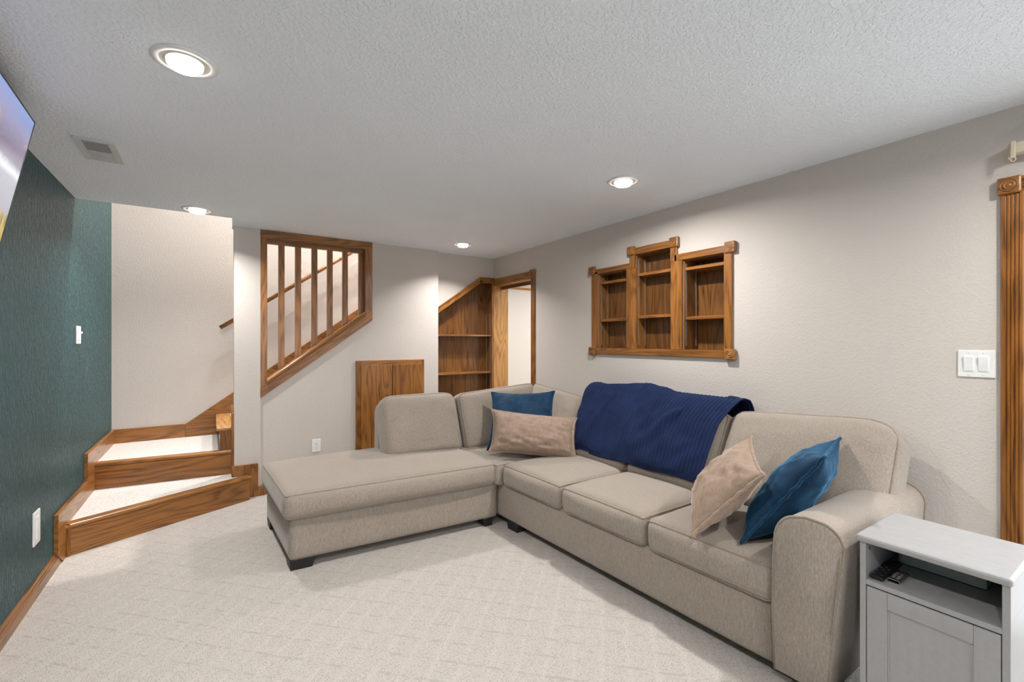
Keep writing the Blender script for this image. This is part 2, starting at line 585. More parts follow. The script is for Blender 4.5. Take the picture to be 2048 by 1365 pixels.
def mk_wall_back():
    # stair wall: pieces round the raked railing opening, in one mesh
    t0, t1 = YB, YB + 0.12
    slope0, slope1 = 0.885, 1.575
    polys = [
        ([(XE, 0), (0.352, 0), (0.352, C), (XE, C)], t0 - 0.02),
        ([(0.352, 0), (1.31, 0), (1.31, slope1), (0.352, slope0)], t0),
        ([(1.31, 0), (2.03, 0), (2.03, C), (1.31, C)], t0),
    ]
    vs, fs = [], []
    for poly, ta in polys:
        b = len(vs); n = len(poly)
        vs += [(x, ta, z) for x, z in poly] + [(x, t1, z) for x, z in poly]
        fs.append([b + i for i in range(n)]); fs.append([b + n + i for i in range(n)])
        for i in range(n):
            j = (i + 1) % n; fs.append([b + i, b + j, b + n + j, b + n + i])
    bm = bmesh.new(); bm.from_mesh(me_from(vs, fs))
    struct(link('wall_back', from_bm(bm), 'beige'))
    # recessed wall over the bookcase, plus the return where the stair wall steps back
    prism_w = prism('wall_bookcase', [(2.03, 1.66), (2.595, 2.06), (XR, 2.06), (XR, C), (2.03, C)], 1, YK, YK + 0.045, 'beige')
    struct(prism_w)
mk_wall_back()
struct(bx('wall_stairwell', (XL, YF, 0), (3.1, YF + 0.12, ZT), 'beige', bev=0, axis=0))
struct(bx('wall_stairwell_upper', (XL, 4.08, C + 0.25), (3.1, 4.2, ZT), 'beige', bev=0, axis=0))
struct(bx('wall_stairwell_end', (2.98, 4.2, C + 0.25), (3.1, YF, ZT), 'beige', bev=0, axis=0))
struct(bx('ceiling_stairwell', (XL - 0.12, 4.08, ZT), (3.1, YF + 0.12, ZT + 0.1), 'ceiling', bev=0, axis=0))
# hall beyond the doorway
HX0, HX1, HY0, HY1 = XR + 0.2, 5.0, 2.6, 5.2
struct(bx('floor_hall', (HX0, HY0, -0.1), (HX1, HY1, 0), 'carpet', bev=0, axis=0))
struct(bx('ceiling_hall', (HX0, HY0, C + 0.04), (HX1, HY1, C + 0.14), 'ceiling', bev=0, axis=0))
struct(bx('wall_hall_back', (HX0, HY1, 0), (HX1, HY1 + 0.1, C + 0.04), 'white_paint', bev=0, axis=0))
struct(bx('wall_hall_front', (HX0, HY0 - 0.1, 0), (HX1, HY0, C + 0.04), 'white_paint', bev=0, axis=0))
struct(bx('wall_hall_right', (HX1, HY0, 0), (HX1 + 0.1, HY1, C + 0.04), 'white_paint', bev=0, axis=0))
struct(bx('wall_hall_left', (HX0, YK + 0.25, 0), (HX0 + 0.03, HY1, C + 0.04), 'white_paint', bev=0, axis=0))
struct(bx('trim_hall', (3.02, HY1 - 0.02, 2.056), (4.6, HY1, 2.085), 'oak_pale_lit'))

# baseboards -------------------------------------------------------
def baseboard(name, p0, p1, up_out):
    """p0->p1 along the wall at floor level, up_out points into the room"""
    o = beam(name, (p0[0], p0[1], 0.0), (p1[0], p1[1], 0.0), 0.0001, 0.0001, (0, 0, 1), 'oak')
    bpy.data.objects.remove(o, do_unlink=True)
    mw, L = frame_from((p0[0], p0[1], 0), (p1[0], p1[1], 0), (0, 0, 1))
    yl = mw.to_3x3() @ Vector((0, 1, 0))
    s = 1 if yl.dot(Vector(up_out)) > 0 else -1
    prof = [(0, 0), (0.016, 0), (0.016, 0.052), (0.013, 0.058), (0.013, 0.066), (0.009, 0.072), (0.007, 0.082), (0, 0.084)]
    bm = bmesh.new()
    r0 = [bm.verts.new((0, s * y, z)) for y, z in prof]; r1 = [bm.verts.new((L, s * y, z)) for y, z in prof]
    n = len(prof)
    for i in range(n): bm.faces.new((r0[i], r0[(i + 1) % n], r1[(i + 1) % n], r1[i]))
    bm.faces.new(r0); bm.faces.new(r1)
    return struct(link(name, from_bm(bm), 'oak', None, mw))
baseboard('baseboard_left', (XL, YN), (XL, 3.80), (1, 0, 0))
baseboard('baseboard_back', (0.33, YB), (1.161, YB), (0, -1, 0))
baseboard('baseboard_back_2', (1.862, YB), (2.03, YB), (0, -1, 0))
baseboard('baseboard_right', (XR, 0.45), (XR, 3.74), (-1, 0, 0))
baseboard('baseboard_front', (XL, YN), (XR, YN), (0, 1, 0))

# doorway trim: header, casing, rosette, jamb ----------------------------------
def rosette(parent, centre, normal_mw, s=0.076, t=0.03):
    """square block with turned rings; local Z = out of the wall"""
    mw = Matrix.Translation(centre) @ normal_mw
    me = box_me((s, s, t), 0.006, 2)
    me.transform(Matrix.Translation((0, 0, t / 2)))
    blk = link('rosette', me, 'oak', parent, mw)
    k = s / 0.076
    prof = [(0.030, -0.004), (0.030, 0.001), (0.0275, 0.004), (0.025, 0.001), (0.024, -0.003), (0.021, -0.003), (0.019, 0.003), (0.015, 0.004), (0.012, 0.001), (0.010, -0.002), (0.007, 0.003), (0.002, 0.005)]
    lathe('turned_ring', [(r * k, z * k) for r, z in prof], 'oak', blk, mw @ Matrix.Translation((0, 0, t)), seg=28)
    return blk
R_RIGHT = Matrix(((0, 0, -1, 0), (-1, 0, 0, 0), (0, 1, 0, 0), (0, 0, 0, 1)))   # local Z -> -X (out of the right wall)

def fluted(name, p0, p1, w, out, mat, parent, t=0.018, flutes=4):
    mw, L = frame_from(p0, p1, out)
    prof = [(-w / 2, 0), (-w / 2, t * 0.8), (-w / 2 + 0.003, t)]
    m = w - 0.02
    for i in range(flutes):
        a = -m / 2 + m * (i + 0.1) / flutes; b = -m / 2 + m * (i + 0.9) / flutes
        for k in range(7):
            u = k / 6
            prof.append((a + (b - a) * u, t - 0.005 * math.sin(math.pi * u)))
    prof += [(w / 2 - 0.003, t), (w / 2, t * 0.8), (w / 2, 0)]
    bm = bmesh.new()
    r0 = [bm.verts.new((0, y, z)) for y, z in prof]; r1 = [bm.verts.new((L, y, z)) for y, z in prof]
    n = len(prof)
    for i in range(n): bm.faces.new((r0[i], r0[(i + 1) % n], r1[(i + 1) % n], r1[i]))
    bm.faces.new(r0); bm.faces.new(r1)
    return link(name, from_bm(bm), mat, parent, mw)

def doorway():
    e = link('door_1', None, mw=Matrix.Translation((XR, 4.2, 0))); struct(e)
    bx('jamb', (XR - 0.018, YK - 0.012, 0), (XR + 0.2, YK + 0.01, 2.02), 'oak_pale_lit', e, 0.002)  # light from the hall painted in as paler oak
    bx('jamb', (XR, 3.806, 0), (XR + 0.2, 3.824, 2.0), 'oak', e, 0.002)
    bx('head_jamb', (XR, 3.812, 1.985), (XR + 0.2, YK, 2.003), 'oak_pale_lit', e, 0.002)  # reflection on the underside painted in as paler oak
    bx('door_stop', (XR + 0.10, 3.824, 1.950), (XR + 0.135, YK - 0.012, 1.985), 'oak_shaded', e, 0.002)  # shadowed face painted in as darker oak
    beam('casing', (XR, 3.775, 0.0), (XR, 3.775, 2.0), 0.062, 0.018, (-1, 0, 0), 'oak', e)
    beam('head_casing', (XR, 3.815, 2.034), (XR, YK, 2.034), 0.064, 0.018, (-1, 0, 0), 'oak', e)
    rosette(e, (XR, 3.777, 2.037), R_RIGHT, 0.082)
doorway()

DY0, DY1, DZ = -1.50, 0.385, 1.955     # sliding glass door on the right wall, beside the camera
def glass_mat():
    m, nt, b = new_mat('clear_pane')
    tr = N(nt, 'ShaderNodeBsdfTransparent'); gl = N(nt, 'ShaderNodeBsdfGlossy'); gl.inputs['Roughness'].default_value = 0.02
    mx = N(nt, 'ShaderNodeMixShader'); mx.inputs[0].default_value = 0.08
    nt.links.new(tr.outputs[0], mx.inputs[1]); nt.links.new(gl.outputs[0], mx.inputs[2])
    nt.links.new(mx.outputs[0], nt.nodes['Material Output'].inputs['Surface'])
    return m
def second_door():
    e = link('door_2', None, mw=Matrix.Translation((XR, -0.5, 0))); struct(e)
    fluted('casing', (XR, 0.417, 0.0), (XR, 0.417, 1.955), 0.066, (-1, 0, 0), 'oak', e)
    rosette(e, (XR, 0.424, 1.985), R_RIGHT, 0.07)
    fluted('head_casing', (XR, 0.39, 1.985), (XR, DY0, 1.985), 0.064, (-1, 0, 0), 'oak', e)
    fluted('casing', (XR, DY0 - 0.032, 0.0), (XR, DY0 - 0.032, 1.955), 0.066, (-1, 0, 0), 'oak', e)
    rosette(e, (XR, DY0 - 0.036, 1.985), R_RIGHT, 0.07)
    bx('jamb', (XR, DY1 - 0.014, 0), (XR + 0.2, DY1 + 0.002, 1.955), 'oak', e)
    bx('jamb', (XR, DY0 - 0.002, 0), (XR + 0.2, DY0 + 0.014, 1.955), 'oak', e)
    bx('head_jamb', (XR, DY0 + 0.014, 1.94), (XR + 0.2, DY1 - 0.014, 1.957), 'oak', e)
    g = glass_mat()
    ym = (DY0 + DY1) / 2
    for y0, y1, x in ((DY0 + 0.016, ym + 0.03, XR + 0.10), (ym - 0.03, DY1 - 0.016, XR + 0.145)):
        p = bx('pane', (x + 0.014, y0 + 0.05, 0.08), (x + 0.020, y1 - 0.05, 1.88), g, e, 0)
        bx('door_stile', (x, y0, 0.01), (x + 0.034, y0 + 0.055, 1.938), 'white_plastic', e)
        bx('door_stile', (x, y1 - 0.055, 0.01), (x + 0.034, y1, 1.938), 'white_plastic', e)
        bx('door_rail', (x, y0 + 0.055, 0.01), (x + 0.034, y1 - 0.055, 0.09), 'white_plastic', e)
        bx('door_rail', (x, y0 + 0.055, 1.87), (x + 0.034, y1 - 0.055, 1.938), 'white_plastic', e)
    bx('door_handle', (XR + 0.085, ym - 0.015, 0.92), (XR + 0.10, ym + 0.015, 1.12), 'white_plastic', e)
second_door()
def added_fill_window():  # unseen window added behind the camera for even fill light
    e = link('fill_window', None, mw=Matrix.Translation((1.0, YN, 0.85))); struct(e)
    g = glass_mat()
    for x0, x1 in ((-0.15, 1.0), (1.0, 2.15)):
        bx('pane', (x0 + 0.05, YN - 0.065, 0.90), (x1 - 0.05, YN - 0.060, 2.05), g, e, 0)
        for a, b in (((x0, 0.85), (x0 + 0.05, 2.1)), ((x1 - 0.05, 0.85), (x1, 2.1)), ((x0 + 0.05, 0.85), (x1 - 0.05, 0.90)), ((x0 + 0.05, 2.05), (x1 - 0.05, 2.1))):
            bx('fill_window_frame', (a[0], YN - 0.08, a[1]), (b[0], YN - 0.04, b[1]), 'white_plastic', e)
    for a, b in (((-0.215, 0.79), (-0.15, 2.16)), ((2.15, 0.79), (2.215, 2.16)), ((-0.15, 2.1), (2.15, 2.16)), ((-0.15, 0.79), (2.15, 0.85))):
        bx('casing', (a[0], YN, a[1]), (b[0], YN + 0.018, b[1]), 'oak', e)
added_fill_window()
struct(bx('ground_patio', (XR + 0.2, -6.0, -0.15), (XR + 7.0, HY0 - 0.12, -0.03), 'white_paint', bev=0, axis=0))

# ================================================================== RECESSED LIGHTS
def recessed(x, y, label, z=C, power=LAMP_W, spread=170):
    e = empty('recessed_light', (x, y, z), label, 'ceiling light', 'recessed ceiling lights')
    T = Matrix.Translation((x, y, z))
    lathe('trim_ring', [(0.073, -0.001), (0.075, -0.007), (0.088, -0.006), (0.098, -0.002), (0.098, 0.0), (0.073, 0.0)], 'white_metal', e, T)
    lathe('reflector', [(0.074, -0.0040), (0.056, -0.001), (0.056, -0.0005), (0.074, -0.0005)], 'reflector', e, T)
    lathe('lens', [(0.0, -0.030), (0.03, -0.029), (0.046, -0.025), (0.053, -0.016), (0.055, -0.004), (0.055, -0.001), (0.0, -0.001)], 'lens', e, T)
    l = bpy.data.lights.new('lamp', 'AREA'); l.shape = 'DISK'; l.size = 0.10; l.spread = math.radians(spread); l.energy = power; l.color = LAMP_COL
    o = bpy.data.objects.new('lamp', l); COL.objects.link(o); o.parent = e
    o.location = (0, 0, -0.033)
    return e
recessed(-0.078, 1.94, 'large round ceiling light nearest the camera, above the carpet and TV wall')
recessed(2.085, 1.92, 'round recessed ceiling light above the sofa with the navy throw')
recessed(-0.09, 4.07, 'round recessed ceiling light at the ceiling edge above the winder steps', power=LAMP_W * 0.75, spread=140)
recessed(2.10, 4.06, 'small distant ceiling light in front of the corner bookcase', power=LAMP_W * 0.6, spread=125)
recessed(-0.085, -0.2, 'recessed ceiling light behind the camera, on the teal wall side')
recessed(2.09, -0.2, 'recessed ceiling light behind the camera, on the door side')
recessed(-0.085, -2.2, 'unseen rearmost recessed fill light added on the teal wall side')  # unseen rear pair of cans, added to brighten the room
recessed(2.09, -2.2, 'unseen rearmost recessed fill light added on the door side')
recessed(3.9, 3.9, 'recessed ceiling light in the white hall past the doorway', C + 0.04, 24)
recessed(0.6, 4.95, 'recessed ceiling light high above the stair flight', ZT, 75)
recessed(2.3, 4.95, 'recessed ceiling light high above the top of the stairs', ZT, 55)

# ================================================================== CEILING VENT
def vent():
    e = empty('ceiling_vent', (-0.475, 3.08, C), 'white louvred air vent in the ceiling near the teal wall', 'vent')
    x0, x1, y0, y1 = -0.553, -0.398, 2.926, 3.232
    z = C
    bx('duct', (x0 + 0.02, y0 + 0.02, z - 0.003), (x1 - 0.02, y1 - 0.02, z - 0.001), 'grille_dark', e, 0)
    fw = 0.030
    bx('frame', (x0, y0, z - 0.010), (x0 + fw, y1, z), 'vent_metal', e, 0.003)
    bx('frame', (x1 - fw, y0, z - 0.010), (x1, y1, z), 'vent_metal', e, 0.003)
    bx('frame', (x0 + fw, y0, z - 0.010), (x1 - fw, y0 + 0.022, z), 'vent_metal', e, 0.003)
    bx('frame', (x0 + fw, y1 - 0.022, z - 0.010), (x1 - fw, y1, z), 'vent_metal', e, 0.003)
    n = 20
    me = None
    for i in range(n):
        y = y0 + 0.026 + (y1 - y0 - 0.052) * i / (n - 1)
        if me is None:
            me = box_me((x1 - x0 - 2 * fw, 0.0015, 0.012))
            me.materials.append(M['vent_metal'])
        tilt = math.radians(-42 if i < n / 2 else 42)
        link('slat', me, None, e, Matrix.Translation(((x0 + x1) / 2, y, z - 0.0075)) @ Matrix.Rotation(tilt, 4, 'X'))
    tube('screw', [(-0.475, y0 + 0.010, z - 0.012), (-0.475, y0 + 0.010, z - 0.009)], 0.003, 'steel', e)
    tube('screw', [(-0.475, y1 - 0.010, z - 0.012), (-0.475, y1 - 0.010, z - 0.009)], 0.003, 'steel', e)
vent()

# ================================================================== STAIRS
SK = (0.20, 0.277)   # rise, run
def stairs():
    e = empty('staircase', (-0.2, 4.3, 0), 'oak trimmed winder staircase with pale carpeted treads rising behind the wall', 'stairs')
    A, B = (XL + 0.03, 3.885), (0.255, 4.415)     # first riser line on plan
    D, E2 = (XL + 0.03, 4.70), (0.135, 4.612)     # second riser line
    dA = (Vector(B) - Vector(A)).normalized(); nA = Vector((dA.y, -dA.x))
    dD = (Vector(E2) - Vector(D)).normalized(); nD = Vector((dD.y, -dD.x))
    # step 1
    prism('tread', [(XL + 0.012, A[1] - 0.009), B, (0.255, YB - 0.02), (XE, YB - 0.02), (XE, 4.63), (XL + 0.012, 4.73)], 2, 0.165, 0.192, 'stair_carpet', e)
    r1 = beam('riser', (A[0] - 0.01, A[1], 0.0845), (B[0], B[1], 0.0845), 0.169, 0.018, (nA.x, nA.y, 0), 'oak', e)
    p = Vector(A) + nA * 0.024; q = Vector(B) + dA * 0.018 + nA * 0.024
    nosing((p.x - 0.02, p.y - 0.01), (q.x, q.y), 0.169, nA, 0.072, e)
    bx('return_riser', (0.237, 4.405, 0), (0.255, YB - 0.02, 0.169), 'oak', e)
    # step 2
    prism('tread', [D, E2, (0.06, 4.64), (0.06, YF), (XL, YF), (XL, 4.72)], 2, 0.36, 0.388, 'stair_carpet', e)
    beam('riser', (D[0] - 0.012, D[1], 0.279), (E2[0] + 0.008, E2[1], 0.279), 0.175, 0.018, (nD.x, nD.y, 0), 'oak', e)
    p = Vector(D) + nD * 0.022; q = Vector(E2) + nD * 0.022
    nosing((p.x - 0.01, p.y), (q.x + 0.006, q.y), 0.367, nD, 0.062, e)
    # flight going up to the right behind the wall
    rise, run = SK
    ya, yb = YB + 0.13, YF - 0.021
    for k in range(9):
        x, z = 0.05 + run * k, 0.395 + rise * k
        y0 = 4.63 if k == 0 else ya
        bx('riser', (x + 0.012, y0, z - (0.0 if k else 0.005)), (x + 0.03, yb, z + rise - 0.03), 'oak', e)
        bx('nosing', (x - 0.02, y0 - (0.012 if k == 0 else 0), z + rise - 0.03), (x + (0.105 if k == 0 else 0.085), yb, z + rise), 'oak_pale_lit' if k == 0 else 'oak', e, 0.008)  # third nosing: its light reflection is painted in as paler oak
        bx('tread', (x + (0.105 if k == 0 else 0.085), max(ya, y0), z + rise - 0.034), (x + run + 0.012, yb, z + rise - 0.002), 'stair_carpet', e, 0.004)
    # closed end below the third nosing
    bx('end_panel', (0.055, 4.622, 0.392), (0.152, 4.634, 0.565), 'oak', e)
    # landing at the head of the flight
    bx('landing', (0.05 + run * 9, YB + 0.13, 2.15), (2.77, YF - 0.021, 2.195), 'stair_carpet', e)
    # skirts on the teal wall
    prism('skirt_board', [(3.695, 0.08), (3.80, 0.0), (4.72, 0.0), (4.72, 0.308), (3.695, 0.308)], 0, XL, XL + 0.022, 'oak', e, 0.002)
    bx('skirt_stile', (XL + 0.022, 3.862, 0.0), (XL + 0.040, 3.886, 0.205), 'oak', e)
    bx('skirt_cap', (XL - 0.0, 3.69, 0.307), (XL + 0.026, 4.47, 0.316), 'oak', e, 0.004)
    prism('skirt_board', [(4.455, 0.308), (4.72, 0.308), (4.72, 0.36), (YF, 0.36), (YF, 0.512), (4.455, 0.512)], 0, XL, XL + 0.022, 'oak', e, 0.002)
    bx('skirt_cap', (XL, 4.450, 0.511), (XL + 0.026, YF, 0.520), 'oak', e, 0.004)
    # skirts on the far stairwell wall
    prism('skirt_board', [(XL + 0.02, 0.38), (-0.22, 0.38), (-0.22, 0.518), (XL + 0.02, 0.518)], 1, YF - 0.018, YF, 'oak', e, 0.002)
    sk = prism('skirt_board', [(-0.22, 0.38), (0.05, 0.38), (2.75, 0.38 + 0.72 * 2.70), (2.75, 0.516 + 0.72 * 2.97), (-0.22, 0.516)], 1, YF - 0.02, YF, 'oak', e, 0.002)
    # trim up the free end of the wall
    prism('end_trim', [(YB - 0.025, 0.20), (YB + 0.125, 0.20), (YB + 0.125, 0.79), (YB - 0.025, 0.735)], 0, XE - 0.018, XE, 'oak', e, 0.003)
    return e

def nosing(p, q, z, n, depth, parent):
    """rounded stair nosing from plan point p to q; n points outwards"""
    L = (Vector(q) - Vector(p)).length
    d = (Vector(q) - Vector(p)).normalized()
    h = 0.030
    prof = [(-depth + 0.0, 0)]
    prof += [(0.0 - 0.012 + 0.012 * math.sin(a), h / 2 - h / 2 * math.cos(a)) for a in [math.pi * k / 8 for k in range(9)]]
    prof += [(-depth, h)]
    mw = Matrix(((d.x, n.x, 0, p[0]), (d.y, n.y, 0, p[1]), (0, 0, 1, z), (0, 0, 0, 1)))
    bm = bmesh.new()
    r0 = [bm.verts.new((0, y, zz)) for y, zz in prof]; r1 = [bm.verts.new((L, y, zz)) for y, zz in prof]
    m = len(prof)
    for i in range(m): bm.faces.new((r0[i], r0[(i + 1) % m], r1[(i + 1) % m], r1[i]))
    bm.faces.new(r0); bm.faces.new(r1)
    return link('nosing', from_bm(bm), 'oak', parent, mw)
stairs()

def wall_end_trim():
    e = link('trim_1', None, mw=Matrix.Translation((0.25, YB - 0.02, 0))); struct(e)
    y1 = YB - 0.02
    prism('skirt_board', [(XE - 0.018, 0.20), (0.262, 0.20), (0.262, 0.0), (0.332, 0.0), (0.332, 0.285), (XE - 0.018, 0.285)], 1, y1 - 0.018, y1, 'oak', e, 0.003)
    prism('skirt_end', [(0.332, 0.0), (0.385, 0.0), (0.385, 0.084), (0.332, 0.084)], 1, y1 - 0.017, y1 + 0.02, 'oak', e, 0.003)
wall_end_trim()

def handrail():
    y = YF - 0.075
    z = lambda x: 1.474 + 0.70 * (x - 0.068)
    e = empty('handrail', (0.068, y, z(0.068)), 'round oak stair handrail sloping up the far stairwell wall', 'handrail')
    tube('rail', [(0.068, y, z(0.068)), (1.0, y, z(1.0)), (2.6, y, z(2.6))], 0.021, 'oak', e, seg=12)
    for x in (0.30, 1.55):
        b = tube('bracket', [(x, YF, z(x) - 0.075), (x, YF - 0.03, z(x) - 0.08), (x, y, z(x) - 0.05), (x, y, z(x) - 0.018)], 0.006, 'steel', e)
        lathe('rosette_plate', [(0.0, 0), (0.03, 0), (0.03, 0.004), (0.022, 0.008), (0.0, 0.009)], 'steel', b,
              Matrix.Translation((x, YF, z(x) - 0.075)) @ Matrix.Rotation(math.radians(90), 4, 'X'))
handrail()

# ================================================================== RAKED RAILING IN THE STAIR WALL
def railing():
    e = empty('stair_railing', (0.83, YB, 0.85), 'raked oak railing opening with square balusters in the stair wall', 'railing')
    yf = YB - 0.02
    s = (1.541 - 0.844) / (1.319 - 0.356)
    zo = lambda x: 0.844 + s * (x - 0.349)          # outer lower edge
    zi = lambda x: zo(x) + 0.115                     # inner edge of the sill
    # flat casing faces
    prism('casing', [(0.349, zo(0.349) + 0.09), (0.403, zo(0.403) + 0.09), (0.403, 2.2425), (0.349, 2.2425)], 1, yf, YB, 'oak', e, 0.002).data
    prism('casing', [(1.319, zo(1.319) + 0.09), (1.319, 2.2425), (1.25, 2.2425), (1.25, zo(1.25) + 0.09)], 1, yf, YB, 'oak', e, 0.002)
    beam('head_casing', (0.349, YB, 2.276), (1.319, YB, 2.276), 0.066, 0.02, (0, -1, 0), 'oak', e, cut0=0.0)
    p0 = Vector((0.349, YB, zo(0.349) + 0.046)); p1 = Vector((1.319, YB, zo(1.319) + 0.046))
    beam('sill_casing', p0, p1, 0.075, 0.022, (0, -1, 0), 'oak', e, cut0=s * 0.075, cut1=s * 0.075)
    q0 = Vector((0.40, YB, zo(0.40) + 0.106)); q1 = Vector((1.252, YB, zo(1.252) + 0.106))
    beam('sill_moulding', q0, q1, 0.045, 0.038, (0, -1, 0), 'oak', e, round_=True, cut0=s * 0.045, cut1=s * 0.045)
    # lining of the opening through the wall thickness
    bx('jamb', (0.385, YB, zi(0.385) - 0.05), (0.403, YB + 0.12, 2.245), 'oak', e)
    bx('jamb', (1.25, YB, zi(1.25) - 0.05), (1.268, YB + 0.12, 2.245), 'oak', e)
    bx('head_jamb', (0.385, YB, 2.235), (1.268, YB + 0.12, 2.255), 'oak_shaded', e)
    d = Vector((1, 0, s)).normalized()
    up = Vector((-d.z, 0, d.x))
    beam('sill', Vector((0.39, YB + 0.055, zi(0.39) - 0.02)), Vector((1.265, YB + 0.055, zi(1.265) - 0.02)), 0.125, 0.02, up, 'oak', e)
    # top rail of the baluster panel
    bx('top_rail', (0.403, YB + 0.045, 2.205), (1.25, YB + 0.085, 2.237), 'oak', e)
    w = 0.050
    for xc in (0.523, 0.660, 0.800, 0.937, 1.077):
        prism('baluster', [(xc - w / 2, zi(xc - w / 2)), (xc + w / 2, zi(xc + w / 2)), (xc + w / 2, 2.207), (xc - w / 2, 2.207)], 1, YB + 0.048, YB + 0.082, 'oak', e, 0.002,
              ).rotation_euler
    bx('end_baluster', (1.205, YB + 0.048, zi(1.23)), (1.25, YB + 0.082, 2.207), 'oak', e)
railing()

# ================================================================== CUPBOARD UNDER THE STAIRS
def cupboard():
    e = empty('built_in_cupboard', (1.51, YB, 0.0), 'low oak cupboard with two doors set under the stairs behind the chaise', 'cupboard')
    x0, x1, zt, zb = 1.161, 1.862, 1.147, 0.09
    yf = YB - 0.02
    bx('stile', (x0, yf, zb), (x0 + 0.055, YB, zt - 0.0), 'oak', e)
    bx('stile', (x1 - 0.055, yf, zb), (x1, YB, zt), 'oak', e)
    bx('rail', (x0 + 0.055, yf, zt - 0.05), (x1 - 0.055, YB, zt), 'oak', e)
    bx('rail', (x0 + 0.055, yf, zb), (x1 - 0.055, YB, zb + 0.05), 'oak', e)
    xm = 1.516
    bx('door', (x0 + 0.045, yf - 0.018, zb + 0.04), (xm - 0.003, yf, zt - 0.044), 'oak', e, 0.004)
    bx('door', (xm + 0.003, yf - 0.018, zb + 0.04), (x1 - 0.045, yf, zt - 0.044), 'oak', e, 0.004)
cupboard()

# ================================================================== CORNER BOOKCASE UNDER THE STAIRS
def bookcase():
    e = empty('built_in_bookcase', (2.4, YK, 0.0), 'oak corner bookcase with sloping top and two visible shelves by the doorway', 'bookcase')
    x0, x1, yb = 2.03, XR - 0.018, YK + 0.155
    f = YK - 0.012
    zl = lambda x: 1.655 + (x - 2.035) * (0.40 / 0.56)
    prism('back_panel', [(x0, 0), (x1 + 0.018, 0), (x1 + 0.018, 2.06), (2.58, 2.06), (x0, 1.66)], 1, yb, yb + 0.012, 'oak_shaded', e,
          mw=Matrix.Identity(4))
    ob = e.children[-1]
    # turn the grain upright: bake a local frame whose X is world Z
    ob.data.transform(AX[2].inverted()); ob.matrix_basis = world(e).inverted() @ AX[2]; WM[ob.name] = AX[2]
    bx('side_panel', (x0, YK, 0), (x0 + 0.016, yb, 1.655), 'oak_shaded', e)
    bx('side_panel', (x1 - 0.004, YK, 0), (x1 + 0.012, yb, 2.05), 'oak_shaded', e)
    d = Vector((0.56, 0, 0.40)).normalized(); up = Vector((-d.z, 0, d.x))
    beam('slope_panel', (x0, YK + 0.078, 1.652), (2.59, YK + 0.078, 2.052), 0.155, 0.012, up, 'oak_shaded', e)
    bx('top_panel', (2.58, YK, 2.048), (x1, yb, 2.06), 'oak_shaded', e)
    # face trim
    beam('face_stile', (x0 + 0.008, YK, 0.0), (x0 + 0.008, YK, 1.66), 0.018, 0.014, (0, -1, 0), 'oak', e)
    beam('slope_trim', (x0 - 0.004, YK, 1.652), (2.597, YK, 2.045), 0.056, 0.016, (0, -1, 0), 'oak', e, cut0=0.714 * 0.056, cut1=0.0)
    beam('slope_bead', (x0 - 0.008, YK, 1.678), (2.590, YK, 2.071), 0.016, 0.026, (0, -1, 0), 'oak', e)
    beam('head_trim', (2.588, YK, 2.043), (XR, YK, 2.043), 0.056, 0.016, (0, -1, 0), 'oak', e)
    beam('head_bead', (2.588, YK, 2.071), (XR, YK, 2.071), 0.016, 0.026, (0, -1, 0), 'oak', e)
    bx('face_stile', (x1 - 0.010, YK - 0.014, 0), (XR - 0.002, YK, 2.015), 'oak', e)
    for z in (1.394, 0.963, 0.53, 0.09):
        bx('shelf', (x0 + 0.016, YK + 0.002, z), (x1 - 0.004, yb, z + 0.019), 'oak', e)
    bx('toe_board', (x0, YK - 0.012, 0), (XR - 0.02, YK, 0.09), 'oak', e)
    for yy in (YK + 0.03, YK + 0.125):
        bx('shelf_standard', (x1 - 0.008, yy, 0.12), (x1 - 0.004, yy + 0.012, 1.66), 'steel', e, 0)
bookcase()

